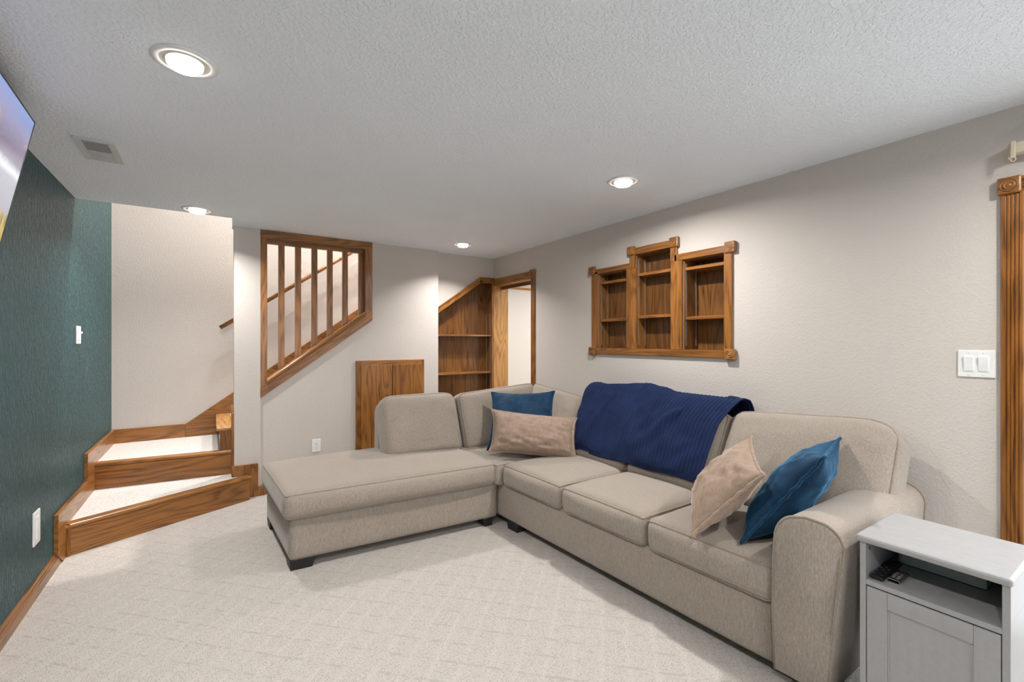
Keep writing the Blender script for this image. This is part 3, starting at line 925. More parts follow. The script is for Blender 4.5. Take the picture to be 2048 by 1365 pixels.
# ================================================================== STEPPED WALL NICHE SHELVES
def wall_shelf():
    e = empty('wall_shelf_unit', (XR, 2.26, 1.226), 'stepped three-bay oak shelf unit recessed in the wall above the sofa', 'shelf unit')
    D = 0.115            # depth into the wall
    t = 0.020
    X0 = XR - t
    def face(name, y0, y1, z0, z1, x0=None):
        return bx(name, (x0 or X0, y0, z0), (XR, y1, z1), 'oak', e, 0.003)
    face('bottom_rail', 1.603, 2.922, 1.230, 1.277)
    face('stile', 2.828, 2.898, 1.277, 1.935)
    face('stile', 1.627, 1.680, 1.277, 1.935)
    face('top_rail', 2.47, 2.862, 1.914, 1.956)
    face('top_rail', 2.07, 2.455, 2.016, 2.068)
    face('top_rail', 1.67, 2.055, 1.911, 1.957)
    face('divider', 2.413, 2.506, 1.277, 1.914)
    face('divider', 1.993, 2.087, 1.277, 1.911)
    face('stub_stile', 2.418, 2.472, 1.914, 2.04)
    face('stub_stile', 2.036, 2.090, 1.911, 2.03)
    for y, z in ((2.893, 1.948), (2.893, 1.252), (1.636, 1.940), (1.636, 1.253), (2.456, 2.049), (2.056, 2.047)):
        rosette(e, (XR - 0.004, y, z), R_RIGHT, 0.072, 0.028)
    xb = XR + D
    bays = [(2.506, 2.83, 1.915), (2.087, 2.42, 2.02), (1.676, 1.995, 1.915)]
    deep = [D, D, D + 0.04]
    for (y0, y1, zt), dd in zip(bays, deep):
        xb = XR + dd
        bp = bx('back_panel', (xb, y0 - 0.01, 1.272), (xb + 0.008, y1, zt), 'oak_shaded', e, 0, axis=2)
        bx('side_panel', (XR + 0.001, y1 - 0.012, 1.272), (xb, y1 - 0.001, zt), 'oak_shaded', e, 0.001, axis=2)
        bx('side_panel', (XR + 0.001, y0 - 0.0, 1.272), (xb, y0 + 0.010, zt), 'oak_shaded', e, 0.001, axis=2)
        bx('bay_bottom', (XR + 0.001, y0, 1.2705), (xb, y1, 1.28), 'oak_shaded', e, 0.001)
        bx('bay_top', (XR + 0.001, y0, zt - 0.010), (xb, y1, zt - 0.0005), 'oak_shaded', e, 0.001)
        for xx in (XR + 0.012, xb - 0.03):
            s0 = bx('shelf_standard', (xx, y1 - 0.016, 1.305), (xx + 0.012, y1 - 0.012, zt - 0.03), 'steel', e, 0)
    shelves = [(2.516, 2.815, (1.824, 1.504)), (2.097, 2.405, (1.846, 1.516)), (1.69, 1.979, (1.836, 1.489))]
    for (y0, y1, zz), dd in zip(shelves, deep):
        for z in zz:
            bx('shelf', (XR + 0.004, y0 - 0.003, z), (XR + dd, y1 + 0.003, z + 0.022), 'oak', e, 0.002)
wall_shelf()

# ================================================================== SWITCHES AND OUTLETS
def local_frame(p, out):
    """matrix at p with local Z = out, local Y = world Z"""
    z = Vector(out); y = Vector((0, 0, 1)); x = y.cross(z)
    return Matrix(((x.x, y.x, z.x, p[0]), (x.y, y.y, z.y, p[1]), (x.z, y.z, z.z, p[2]), (0, 0, 0, 1)))

def lbox(name, mw, lo, hi, mat, parent, bev=0.001, tilt=0.0):
    s = [b - a for a, b in zip(lo, hi)]; c = [(a + b) / 2 for a, b in zip(lo, hi)]
    return link(name, box_me(s, bev), mat, parent, mw @ Matrix.Translation(c) @ Matrix.Rotation(tilt, 4, 'X'))

def rocker_plate(p, out, w, h, n, label, name='light_switch'):
    e = empty(name, p, label, 'light switch')
    mw = local_frame(p, out)
    lbox('plate', mw, (-w / 2, -h / 2, 0), (w / 2, h / 2, 0.006), 'white_plastic', e, 0.0025)
    for i in range(n):
        cx = (i - (n - 1) / 2) * 0.046
        rim = lbox('switch_frame', mw, (cx - 0.0175, -0.035, 0.0055), (cx + 0.0175, 0.035, 0.0075), 'white_plastic', e, 0.001)
        lbox('rocker', mw, (cx - 0.0155, -0.032, 0.004), (cx + 0.0155, 0.032, 0.0115), 'white_plastic', e, 0.0015, tilt=0.09)
        for s in (-1, 1):
            lathe('screw', [(0.0, 0.0065), (0.0028, 0.0065), (0.0026, 0.0075), (0.0, 0.0078)], 'white_metal', e, mw @ Matrix.Translation((cx, s * 0.048, 0)), seg=10)
    return e
rocker_plate((XR, 0.5245, 1.241), (-1, 0, 0), 0.117, 0.118, 2, 'white double rocker switch plate beside the fluted oak door casing')

def dimmer():
    p = (XL, 4.268, 1.382)
    e = empty('light_switch', p, 'white dimmer switch plate on the teal wall by the stairs', 'light switch')
    mw = local_frame(p, (1, 0, 0))
    lbox('plate', mw, (-0.058, -0.062, 0), (0.058, 0.062, 0.008), 'white_plastic', e, 0.003)
    lbox('rocker', mw, (-0.034, -0.034, 0.007), (-0.002, 0.034, 0.014), 'white_plastic', e, 0.002)
    t = lbox('slider', mw, (0.012, -0.034, 0.007), (0.030, 0.034, 0.011), 'white_plastic', e, 0.002)
    lbox('slider_knob', mw, (0.014, 0.008, 0.010), (0.028, 0.024, 0.022), 'white_plastic', t, 0.002)
    lathe('screw', [(0.0, 0.0085), (0.0035, 0.0085), (0.003, 0.010), (0.0, 0.0102)], 'steel', e, mw @ Matrix.Translation((-0.018, -0.05, 0)), seg=10)
dimmer()

def wall_box():
    p = (XL, 3.370, 0.358)
    e = empty('wall_outlet', p, 'white rectangular outlet plate low on the teal wall before the steps', 'outlet')
    mw = local_frame(p, (1, 0, 0))
    lbox('plate', mw, (-0.052, -0.088, 0), (0.052, 0.088, 0.008), 'white_plastic', e, 0.003)
    f = lbox('receptacle', mw, (-0.020, -0.058, 0.007), (0.020, 0.058, 0.012), 'white_plastic', e, 0.002)
    for s in (-1, 1):
        for dx in (-0.008, 0.008):
            lbox('slot', mw, (dx - 0.0015, s * 0.03 - 0.004, 0.0118), (dx + 0.0015, s * 0.03 + 0.006, 0.0126), 'white_metal', f, 0)
wall_box()

def outlet():
    p = (0.806, YB, 0.371)
    e = empty('wall_outlet', p, 'small white electrical outlet on the beige wall above the chaise', 'outlet')
    mw = local_frame(p, (0, -1, 0))
    lbox('plate', mw, (-0.037, -0.058, 0), (0.037, 0.058, 0.006), 'white_plastic', e, 0.0025)
    for s in (-1, 1):
        f = lbox('receptacle', mw, (-0.017, s * 0.0195 - 0.0145, 0.005), (0.017, s * 0.0195 + 0.0145, 0.0085), 'white_plastic', e, 0.002)
        for dx in (-0.0065, 0.0065):
            lbox('slot', mw, (dx - 0.0012, s * 0.0195 + 0.0, 0.0084), (dx + 0.0012, s * 0.0195 + 0.008, 0.0092), 'slot', f, 0)
        lbox('ground_hole', mw, (-0.0025, s * 0.0195 - 0.009, 0.0084), (0.0025, s * 0.0195 - 0.004, 0.0092), 'slot', f, 0)
    lathe('screw', [(0.0, 0.0065), (0.0028, 0.0065), (0.0026, 0.0078), (0.0, 0.008)], 'white_metal', e, mw, seg=10)
outlet()

# ================================================================== BLIND HEADRAIL
def headrail():
    e = empty('blind_headrail', (XR, 0.42, 2.11), 'cream vertical blind headrail on a bracket above the oak door casing', 'blind')
    bx('rail', (XR - 0.075, -1.65, 2.098), (XR - 0.03, 0.408, 2.142), 'cream_plastic', e, 0.004)
    bx('end_cap', (XR - 0.077, 0.408, 2.095), (XR - 0.028, 0.415, 2.144), 'cream_plastic', e, 0.002)
    bx('bracket', (XR - 0.05, 0.418, 2.085), (XR - 0.0, 0.424, 2.146), 'cream_plastic', e, 0.002)
    bx('bracket_plate', (XR - 0.004, 0.424, 2.085), (XR, 0.440, 2.146), 'cream_plastic', e, 0.001)
    bx('clip', (XR - 0.086, 0.397, 2.078), (XR - 0.076, 0.411, 2.146), 'cream_plastic', e, 0.002)
    tube('cord_loop', [(XR - 0.082, 0.404 + 0.007 * math.cos(a), 2.073 + 0.009 * math.sin(a)) for a in [k * math.pi / 6 for k in range(12)]], 0.0018, 'cream_plastic', e, closed=True, seg=6)
headrail()

# ================================================================== TV
def tv():
    P = Vector((-0.600, 2.606, 2.230))                 # far top corner of the screen
    th = math.radians(10.8)
    xd = Vector((0.041, -0.999, 0)).normalized()       # along the screen, towards the camera
    yd = Vector((0, 0, 0)); 
    nrm0 = Vector((0.999, 0.041, 0))                   # into the room
    up = (Vector((0, 0, 1)) * math.cos(th) + nrm0 * math.sin(th)).normalized()
    nrm = xd.cross(up)
    if nrm.x < 0: nrm = -nrm
    mw = Matrix(((xd.x, up.x, nrm.x, P.x), (xd.y, up.y, nrm.y, P.y), (xd.z, up.z, nrm.z, P.z), (0, 0, 0, 1)))
    if mw.determinant() < 0:
        mw = mw @ Matrix.Scale(-1, 4, (0, 0, 1))
    w, h = 1.20, 0.68
    zs = 1 if (mw.to_3x3() @ Vector((0, 0, 1))).x > 0 else -1
    e = empty('television', tuple(P + Vector((-0.17, 0, 0))), 'tilted wall mounted flat television showing a bright landscape', 'television')
    def slab(name, lo, hi, mat, par, bev):
        s = [abs(b - a) for a, b in zip(lo, hi)]; c = [(a + b) / 2 for a, b in zip(lo, hi)]
        return link(name, box_me(s, bev), mat, par, mw @ Matrix.Translation(c))
    body = slab('body', (0, -h, -0.030 * zs), (w, 0, -0.002 * zs), 'black_plastic', e, 0.003)
    # thin bezel bars
    for lo, hi in (((0, -0.006, -0.004), (w, 0, 0.002)), ((0, -h, -0.004), (w, -h + 0.010, 0.002)), ((0, -h, -0.004), (0.006, 0, 0.002)), ((w - 0.006, -h, -0.004), (w, 0, 0.002))):
        slab('bezel', (lo[0], lo[1], lo[2] * zs), (hi[0], hi[1], hi[2] * zs), 'black_plastic', body, 0.001)
    m, nt, b = new_mat('tv_picture')
    tc = N(nt, 'ShaderNodeTexCoord'); sp = N(nt, 'ShaderNodeSeparateXYZ'); nt.links.new(tc.outputs['Object'], sp.inputs[0])
    t = math_(nt, 'DIVIDE', math_(nt, 'SUBTRACT', h / 2, sp.outputs['Y']), h)     # 0 top .. 1 bottom
    mp = N(nt, 'ShaderNodeMapping'); mp.inputs['Scale'].default_value = (2.2, 5.0, 1); nt.links.new(tc.outputs['Object'], mp.inputs[0])
    cl = ntex(nt, mp.outputs[0], 1.6, 5.0, 0.6, 0.6)
    t2 = math_(nt, 'ADD', t, math_(nt, 'MULTIPLY', math_(nt, 'SUBTRACT', cl, 0.5), 0.16))
    sky = ramp(nt, t2, [(0.0, (0.22, 0.32, 0.62)), (0.12, (0.30, 0.29, 0.46)), (0.24, (0.20, 0.16, 0.23)), (0.33, (0.28, 0.25, 0.33)), (0.37, (0.75, 0.78, 0.84)), (0.41, (0.42, 0.43, 0.50)), (0.56, (0.36, 0.37, 0.43)), (0.66, (0.25, 0.25, 0.2))])
    mp2 = N(nt, 'ShaderNodeMapping'); mp2.inputs['Scale'].default_value = (40, 7.0, 1); nt.links.new(tc.outputs['Object'], mp2.inputs[0])
    gr = ntex(nt, mp2.outputs[0], 1.0, 4.0, 0.6)
    grass = ramp(nt, gr, [(0.30, (0.10, 0.09, 0.03)), (0.50, (0.42, 0.30, 0.06)), (0.70, (0.75, 0.62, 0.25))])
    edge = ramp_fac(nt, math_(nt, 'ADD', t, math_(nt, 'MULTIPLY', math_(nt, 'SUBTRACT', gr, 0.5), 0.12)), 0.57, 0.62)
    warm = ramp_fac(nt, ntex(nt, mp.outputs[0], 3.1, 3.0), 0.55, 0.75)
    top = math_(nt, 'SUBTRACT', 1.0, ramp_fac(nt, t, 0.2, 0.34))
    sky2 = mixc(nt, math_(nt, 'MULTIPLY', warm, math_(nt, 'MULTIPLY', top, 0.7)), sky, (0.80, 0.50, 0.22))
    pic = mixc(nt, edge, sky2, grass)
    b.inputs['Base Color'].default_value = (0.01, 0.01, 0.01, 1)
    b.inputs['Roughness'].default_value = 0.25
    nt.links.new(pic, b.inputs['Emission Color']); b.inputs['Emission Strength'].default_value = 0.8
    slab('screen', (0.006, -h + 0.010, -0.002 * zs), (w - 0.006, -0.006, 0.0005 * zs), m, e, 0)
    c = mw @ Vector((w / 2, -h * 0.45, -0.03 * zs))
    bx('wall_bracket', (XL, c.y - 0.2, c.z - 0.14), (XL + 0.02, c.y + 0.2, c.z + 0.14), 'black_plastic', e, 0.002, axis=1)
    for s in (-0.14, 0.14):
        beam('mount_arm', (XL + 0.02, c.y + s, c.z - 0.05), (c.x - 0.0, c.y + s, c.z + 0.06), 0.03, 0.02, (0, 0, 1), 'black_plastic', e)
tv()

# ================================================================== SECTIONAL SOFA
XF0, XB0 = 1.78, 2.70      # nominal front and back of the sofa run
YF0, YR0 = 2.83, 3.74      # nominal front and back of the chaise run
def warpS(p):
    x, y, z = p
    xf = 1.735 + (2.74 - y) * 0.05
    return Vector((xf + (x - XF0) * (XB0 - xf) / (XB0 - XF0), y, z))
def warpC(p):
    x, y, z = p
    yf = 2.871 - (x - 0.346) * 0.064
    k = max(0.0, min(1.0, (1.72 - x) / 1.3))
    return Vector((x - 0.05 * (y - 2.87) * k, yf + (y - YF0) * (YR0 - yf) / (YR0 - YF0), z))

def wrinkle(p, amp, sc=9.0, seed=0.0):
    return amp * mnoise.noise(Vector((p[0] * sc + seed, p[1] * sc, p[2] * sc)))

def seat_cushion(name, x0, x1, y0, y1, z0, z1, warp, parent, crown=0.022, r=0.045, fb=0.012, n=(30, 22, 8), pipes=((2, 1), (2, -1)), seed=0.0, front='x'):
    half = ((x1 - x0) / 2, (y1 - y0) / 2, (z1 - z0) / 2)
    c = ((x0 + x1) / 2, (y0 + y1) / 2, (z0 + z1) / 2)
    def shape(q, u):
        bz = (1 - u[0] ** 2) * (1 - u[1] ** 2)
        z = q.z + (crown * bz ** 0.75 if u[2] > 0 else 0.0) * max(0, u[2])
        x, y = q.x, q.y
        s = (1 - u[2] ** 2)
        if front == 'x': x -= fb * s * (1 - u[1] ** 2 * 0.8) * (1 if u[0] < -0.7 else 0) 
        else: y -= fb * s * (1 - u[0] ** 2 * 0.8) * (1 if u[1] < -0.7 else 0)
        P = Vector((c[0] + x, c[1] + y, c[2] + z))
        P.z += wrinkle(P, 0.004, 6.0, seed) * bz
        return warp(P)
    o, f = softbox(name, half, r, shape, 'sofa', parent, n, warp(Vector(c)))
    for ax, sd in pipes:
        L = edge_loop(26, ax, sd)
        tube('piping', [shape(f([a * h for a, h in zip(u, half)]), u) for u in L], 0.0058, 'piping', o, closed=True, seg=6)
    return o

def back_cushion(name, w, h, t, mw, warp, parent, topfn=None, r=0.05, seed=0.0, puff=0.03, pipe=True, n=(28, 10, 22), top_r=0.0):
    """local X = width, local -Y = front, local Z = height (from 0)"""
    half = (w / 2, t / 2, h / 2)
    def shape(q, u):
        x, y, z = q.x, q.y, q.z + h / 2
        bulge = (1 - u[0] ** 4) * (1 - u[2] ** 4)
        if u[1] < 0: y -= puff * bulge * (-u[1])
        # softly rounded upper corners
        if u[2] > 0:
            z -= top_r * (abs(u[0]) ** 6) * u[2] ** 2
        if topfn: z += topfn(u[0]) * max(0.0, (z / h)) ** 1.2
        P = Vector((x, y, z))
        e = max(abs(u[0]), abs(u[2]))
        y += wrinkle((x, z, 0), 0.010, 7.0, seed) * bulge + wrinkle((x * 0.4, z * 1.8, 0), 0.009, 16.0, seed + 5) * (1 if e > 0.6 else 0.35) * (1 - e ** 8)
        return warp(mw @ Vector((x, y, z)))
    o, f = softbox(name, half, r, shape, 'sofa', parent, n, warp(mw.translation))
    if pipe:
        L = edge_loop(30, 1, -1)
        tube('piping', [shape(f([a * hh for a, hh in zip(u, half)]), u) for u in L], 0.0058, 'piping', o, closed=True, seg=6)
    return o

def frame_xyz(loc, xdir, ydir, zdir):
    return Matrix(((xdir[0], ydir[0], zdir[0], loc[0]), (xdir[1], ydir[1], zdir[1], loc[1]), (xdir[2], ydir[2], zdir[2], loc[2]), (0, 0, 0, 1)))

def soft_base(name, lo, hi, warp, parent, r=0.018, n=(24, 14, 8)):
    half = [(b - a) / 2 for a, b in zip(lo, hi)]; c = Vector([(a + b) / 2 for a, b in zip(lo, hi)])
    o, f = softbox(name, half, r, lambda q, u: warp(c + q), 'sofa', parent, n, warp(c))
    return o

def foot(parent, corner, dx, dy, warp, lx=0.13, ly=0.13, h=0.062):
    """tapered block foot at a plan corner"""
    x, y = corner
    bm = bmesh.new()
    top = [(x, y), (x + dx * lx, y), (x + dx * lx, y + dy * ly), (x, y + dy * ly)]
    i = 0.018
    bot = [(x + dx * 0.004, y + dy * 0.004), (x + dx * (lx - i), y + dy * 0.004), (x + dx * (lx - i), y + dy * (ly - i)), (x + dx * 0.004, y + dy * (ly - i))]
    o0 = warp(Vector((x, y, 0)))
    vt = [bm.verts.new(warp(Vector((a, b, h))) - o0) for a, b in top]; vb = [bm.verts.new(warp(Vector((a, b, 0.0))) - o0) for a, b in bot]
    bm.faces.new(vt); bm.faces.new(vb)
    for k in range(4): bm.faces.new((vt[k], vt[(k + 1) % 4], vb[(k + 1) % 4], vb[k]))
    bmesh.ops.recalc_face_normals(bm, faces=bm.faces)
    bmesh.ops.bevel(bm, geom=list(bm.edges), offset=0.003, segments=1, affect='EDGES')
    return link('foot', from_bm(bm), 'foot', parent, Matrix.Translation(o0))

def sofa():
    e = empty('sectional_sofa', (1.9, 2.6, 0), 'large taupe fabric L-shaped sectional sofa with chaise, on black feet', 'sofa')
    # --- chaise run
    soft_base('chaise_base', (0.372, 2.856, 0.058), (1.735, 3.735, 0.315), warpC, e)
    seat_cushion('chaise_cushion', 0.335, 1.715, 2.822, 3.735, 0.298, 0.462, warpC, e, crown=0.030, r=0.048, fb=0.026, n=(40, 26, 8), front='y', seed=3)
    foot(e, (0.376, 2.862), 1, 1, warpC, 0.14, 0.13)
    foot(e, (0.376, 3.728), 1, -1, warpC, 0.13, 0.13)
    foot(e, (1.70, 2.86), -1, 1, warpC, 0.08, 0.1)
    # --- sofa run
    soft_base('sofa_base', (1.802, 0.90, 0.058), (2.70, 3.735, 0.315), warpS, e)
    foot(e, (1.802, 2.72), 1, -1, warpS, 0.10, 0.13)
    foot(e, (1.802, 0.72), 1, 1, warpS, 0.13, 0.13)
    foot(e, (2.69, 0.72), -1, 1, warpS, 0.13, 0.13)
    foot(e, (2.69, 3.72), -1, -1, warpS, 0.13, 0.13)
    ys = [(2.745, 2.135), (2.128, 1.516), (1.509, 0.905)]
    for i, (a, b) in enumerate(ys):
        seat_cushion('seat_cushion', 1.775, 2.42, b, a, 0.298, 0.462, warpS, e, crown=0.030, r=0.045, fb=0.022, seed=i * 3.1)
    seat_cushion('corner_seat', 1.742, 2.42, 2.752, 3.46, 0.298, 0.455, warpS, e, crown=0.008, r=0.03, fb=0.0, pipes=((2, 1),))
    # --- back frame
    soft_base('sofa_back_frame', (2.58, 0.86, 0.30), (2.705, 3.735, 0.80), warpS, e, r=0.03)
    soft_base('chaise_back_frame', (1.13, 3.61, 0.30), (2.60, 3.74, 0.80), warpC, e, r=0.03)
    # --- back cushions along the right wall (front faces -x, leaning back)
    th = math.radians(27)
    zd = (math.sin(th), 0, math.cos(th)); yd = (math.cos(th), 0, -math.sin(th)); xd = (0, -1, 0)
    L = 0.53
    def backS(yc, w, h=L, t=0.19, topfn=None, seed=0, x=2.30, z=0.452, **k):
        c = Vector((x, yc, z)) + Vector(yd) * (t / 2)
        return back_cushion('back_cushion', w, h, t, frame_xyz(c, xd, yd, zd), warpS, e, topfn, seed=seed, **k)
    backS(2.44, 0.625, seed=1, r=0.06)
    backS(1.815, 0.62, seed=2, r=0.06)
    backS(1.112, 0.80, h=0.545, seed=3, top_r=0.02, x=2.305, z=0.455, puff=0.045, r=0.065, topfn=lambda u: 0.045 + 0.030 * u - (0.055 * ((u - 0.6) / 0.4) ** 2 if u > 0.6 else 0))
    # corner pair: both rise towards the corner
    backS(3.12, 0.72, h=0.515, seed=4, x=2.31, topfn=lambda u: -0.035 * u + 0.02, t=0.18)
    tc = math.radians(20)
    zc = (0, math.sin(tc), math.cos(tc)); yc_ = (0, math.cos(tc), -math.sin(tc)); xc_ = (1, 0, 0)
    def backC(xc, w, h, t=0.19, topfn=None, seed=0, y=3.30, **k):
        c = Vector((xc, y, 0.452)) + Vector(yc_) * (t / 2)
        return back_cushion('back_cushion', w, h, t, frame_xyz(c, xc_, yc_, zc), warpC, e, topfn, seed=seed, **k)
    backC(2.14, 0.80, 0.505, seed=5, topfn=lambda u: 0.03 * u + 0.005, t=0.18, y=3.30)
    backC(1.412, 0.625, 0.505, seed=6, t=0.21, y=3.305, top_r=0.03, puff=0.04, r=0.065)
    # --- arm at the near end
    def arm():
        prof = []
        yi, yo = 0.905, 0.672
        # (y, z) outline, inner bottom -> over the top -> outer bottom
        prof += [(yi, 0.06), (yi, 0.30), (yi - 0.001, 0.50), (yi - 0.004, 0.58)]
        for k in range(1, 8):
            a = math.pi / 2 * k / 8
            prof.append((yi - 0.004 - 0.075 * (1 - math.cos(a)), 0.58 + 0.095 * math.sin(a)))
        prof.append((0.80, 0.684))
        for k in range(0, 9):
            a = math.pi / 2 * k / 8
            prof.append((0.755 - 0.080 * math.sin(a), 0.603 + 0.078 * math.cos(a)))
        prof += [(0.679, 0.54), (0.692, 0.40), (0.708, 0.25), (0.728, 0.06)]
        xs = [1.778, 1.783, 1.795, 1.9, 2.1, 2.3, 2.5, 2.66, 2.69, 2.70]
        sc = [0.95, 0.985, 1, 1, 1, 1, 1, 1, 0.985, 0.95]
        cy, cz = 0.79, 0.35
        def pt(x, s, y, z):
            return warpS(Vector((x - 0.02 * math.sin(math.pi * min(1, max(0, (z - 0.06) / 0.62))) * (1 if x < 1.9 else 0), cy + (y - cy) * s, cz + (z - cz) * (1 - (1 - s) * 0.5))))
        vs, fs = [], []
        n = len(prof)
        for x, s in zip(xs, sc):
            vs += [pt(x, s, y, z) for y, z in prof]
        for i in range(len(xs) - 1):
            for k in range(n):
                l = (k + 1) % n
                fs.append((i * n + k, i * n + l, (i + 1) * n + l, (i + 1) * n + k))
        fs.append(tuple(range(n))[::-1]); fs.append(tuple((len(xs) - 1) * n + k for k in range(n)))
        o0 = Vector((1.83, 0.79, 0.06))
        bm = bmesh.new(); bm.from_mesh(me_from([v - o0 for v in vs], fs))
        o = link('arm', from_bm(bm), 'sofa', e, Matrix.Translation(o0), smooth=True)
        mod = None
        for xx, ss in ((1.786, 1.0), (2.695, 1.0)):
            tube('piping', [pt(xx, ss, y, z) for y, z in prof], 0.0058, 'piping', o, seg=6)
        return o
    arm()
    return e
sofa()

# ================================================================== NAVY THROW
def throw():
    # section over the back, from the hanging front hem to the hem behind
    sec = [(2.300, 0.500), (2.335, 0.600), (2.385, 0.700), (2.435, 0.790), (2.485, 0.870), (2.530, 0.930), (2.575, 0.965), (2.625, 0.978), (2.675, 0.965), (2.705, 0.925), (2.722, 0.86), (2.730, 0.78), (2.735, 0.70)]
    S = [0.0]
    for a, b in zip(sec, sec[1:]): S.append(S[-1] + math.dist(a, b))
    def at(s):
        s = max(0, min(S[-1], s))
        for i in range(len(S) - 1):
            if s <= S[i + 1] + 1e-9:
                f = (s - S[i]) / (S[i + 1] - S[i])
                return sec[i][0] + f * (sec[i + 1][0] - sec[i][0]), sec[i][1] + f * (sec[i + 1][1] - sec[i][1])
    def nrm(s):
        a, b = at(s - 0.01), at(s + 0.01)
        d = Vector((b[0] - a[0], b[1] - a[1])).normalized()
        return Vector((-d.y, d.x))
    nu, nv = 620, 84
    pitch = 0.0262
    wtot = 1.20
    vs, fs = [], []
    for j in range(nv + 1):
        v = j / nv
        for i in range(nu + 1):
            u = i / nu
            # left hem hangs a touch lower down than right, hem waves
            s0 = 0.010 + 0.020 * u + 0.004 * math.sin(u * 17.0) + (0.012 if u < 0.16 else 0.0)
            s = s0 + v * (S[-1] - s0)
            x, z = at(s)
            k = s / S[-1]
            yl = 2.60 + 0.13 * min(1, k / 0.55) + 0.01 * math.sin(k * 9)
            yr = 1.545 - 0.02 * min(1, k / 0.5) - 0.055 * max(0, min(1, (k - 0.42) / 0.16))
            y = yl + (yr - yl) * u
            nx = nrm(s)
            # folds: long slanting rolls over the back plus noise
            fold = 0.010 * math.sin(u * 11 + 2.5 * k + 0.6) * (0.4 + 0.6 * (1 - abs(2 * k - 0.7)))
            fold += 0.018 * mnoise.noise(Vector((u * 5.0 + k * 2.2, k * 3.5, 1.7))) + 0.011 * mnoise.noise(Vector((u * 13 - k * 5, k * 9, 4.1)))
            fold += 0.026 * math.exp(-((u - 0.72 + (0.42 - k) * 0.55) / 0.035) ** 2) * max(0, 1 - abs(k - 0.40) / 0.25)
            fold += 0.022 * math.exp(-((u - 0.18 - (k - 0.3) * 0.35) / 0.03) ** 2) * max(0, 1 - abs(k - 0.35) / 0.22)
            # a thick roll lies along the top on the corner side, a second one down the far edge
            fold += 0.026 * math.exp(-((k - 0.60 - 0.10 * u) / 0.045) ** 2) * max(0.0, min(1.0, (0.62 - u) / 0.2)) * min(1.0, u / 0.1)
            fold += 0.011 * math.exp(-((u - 0.93) / 0.025) ** 2) * min(1, k / 0.25)
            arc = u * wtot
            rib = 0.0062 * (abs(math.sin(math.pi * arc / pitch)) ** 0.7)
            hem = 1.0
            if s - s0 < 0.045: rib = 0.0032 * (abs(math.sin(2 * math.pi * arc / pitch)) ** 0.7)
            off = 0.016 + max(-0.006, fold) + rib * hem
            if v < 0.03: off *= 0.7
            vs.append((min(x + nx.x * off, 2.764), y, z + nx.y * off))
    for j in range(nv):
        for i in range(nu):
            a = j * (nu + 1) + i
            fs.append((a, a + 1, a + nu + 2, a + nu + 1))
    o0 = Vector((2.5, 2.05, 0.8))
    me = me_from([Vector(v) - o0 for v in vs], fs)
    o = link('throw_blanket', me, 'blanket', None, Matrix.Translation(o0), smooth=True)
    md = o.modifiers.new('thick', 'SOLIDIFY'); md.thickness = 0.007; md.offset = 0.0
    tag(o, 'navy ribbed knit throw draped over the sofa back', 'blanket')
throw()

# ================================================================== PILLOWS
def pillow(name, corners, T, mat, label, seed, pinch=0.07, group='velvet throw pillows'):
    """corners: P1..P4 in order round the square"""
    P1, P2, P3, P4 = [Vector(p) for p in corners]
    c = (P1 + P2 + P3 + P4) / 4
    U = (P2 + P3 - P1 - P4) / 4; V = (P3 + P4 - P1 - P2) / 4
    n = U.cross(V).normalized()
    e = empty(name, tuple(c), label, 'pillow', group)
    G = 36
    T_ = [math.sin(math.pi / 2 * (-1 + 2 * i / G)) * 0.6 + 0.4 * (-1 + 2 * i / G) for i in range(G + 1)]
    def outline(u, v):
        ear = 1 + 0.045 * (u * v) ** 8
        a = u * (1 - pinch * (1 - v * v) ** 1.0) * ear
        b = v * (1 - pinch * (1 - u * u) ** 1.0) * ear
        return U * a + V * b
    vs, fs, key = [], [], {}
    for s in (1, -1):
        for i in range(G + 1):
            for j in range(G + 1):
                rim = i in (0, G) or j in (0, G)
                if rim and s == -1:
                    key[(s, i, j)] = key[(1, i, j)]; continue
                u, v = T_[i], T_[j]
                h = 0.0 if rim else T * ((1 - u * u) * (1 - v * v)) ** 0.42
                p = outline(u, v)
                if not rim:
                    e_ = max(abs(u), abs(v))
                    h += T * 0.14 * mnoise.noise(Vector((u * 2.3 + seed, v * 2.3, s * 3.0))) * min(1, (1 - e_) * 5)
                    h += T * 0.10 * mnoise.noise(Vector((u * 6 + seed, v * 6, s * 7.0))) * min(1, (1 - e_) * 4)
                key[(s, i, j)] = len(vs)
                vs.append(p + n * (s * h))
    for s in (1, -1):
        for i in range(G):
            for j in range(G):
                f = [key[(s, i, j)], key[(s, i + 1, j)], key[(s, i + 1, j + 1)], key[(s, i, j + 1)]]
                fs.append(f if s == 1 else f[::-1])
    me = me_from(vs, fs)
    # local frame with Z along the pillow's V direction for the nap
    link('cover', me, mat, e, Matrix.Translation(c), smooth=True)
    loop = []
    for t in T_[:-1]: loop.append((t, -1))
    for t in T_[:-1]: loop.append((1, t))
    for t in T_[:-1]: loop.append((-t, 1))
    for t in T_[:-1]: loop.append((-1, -t))
    tube('welt', [c + outline(u, v) * 1.012 + n * (0.004 * mnoise.noise(Vector((u * 7 + seed, v * 7, 0)))) for u, v in loop], 0.0075, mat, e, closed=True, seg=7)
    return e

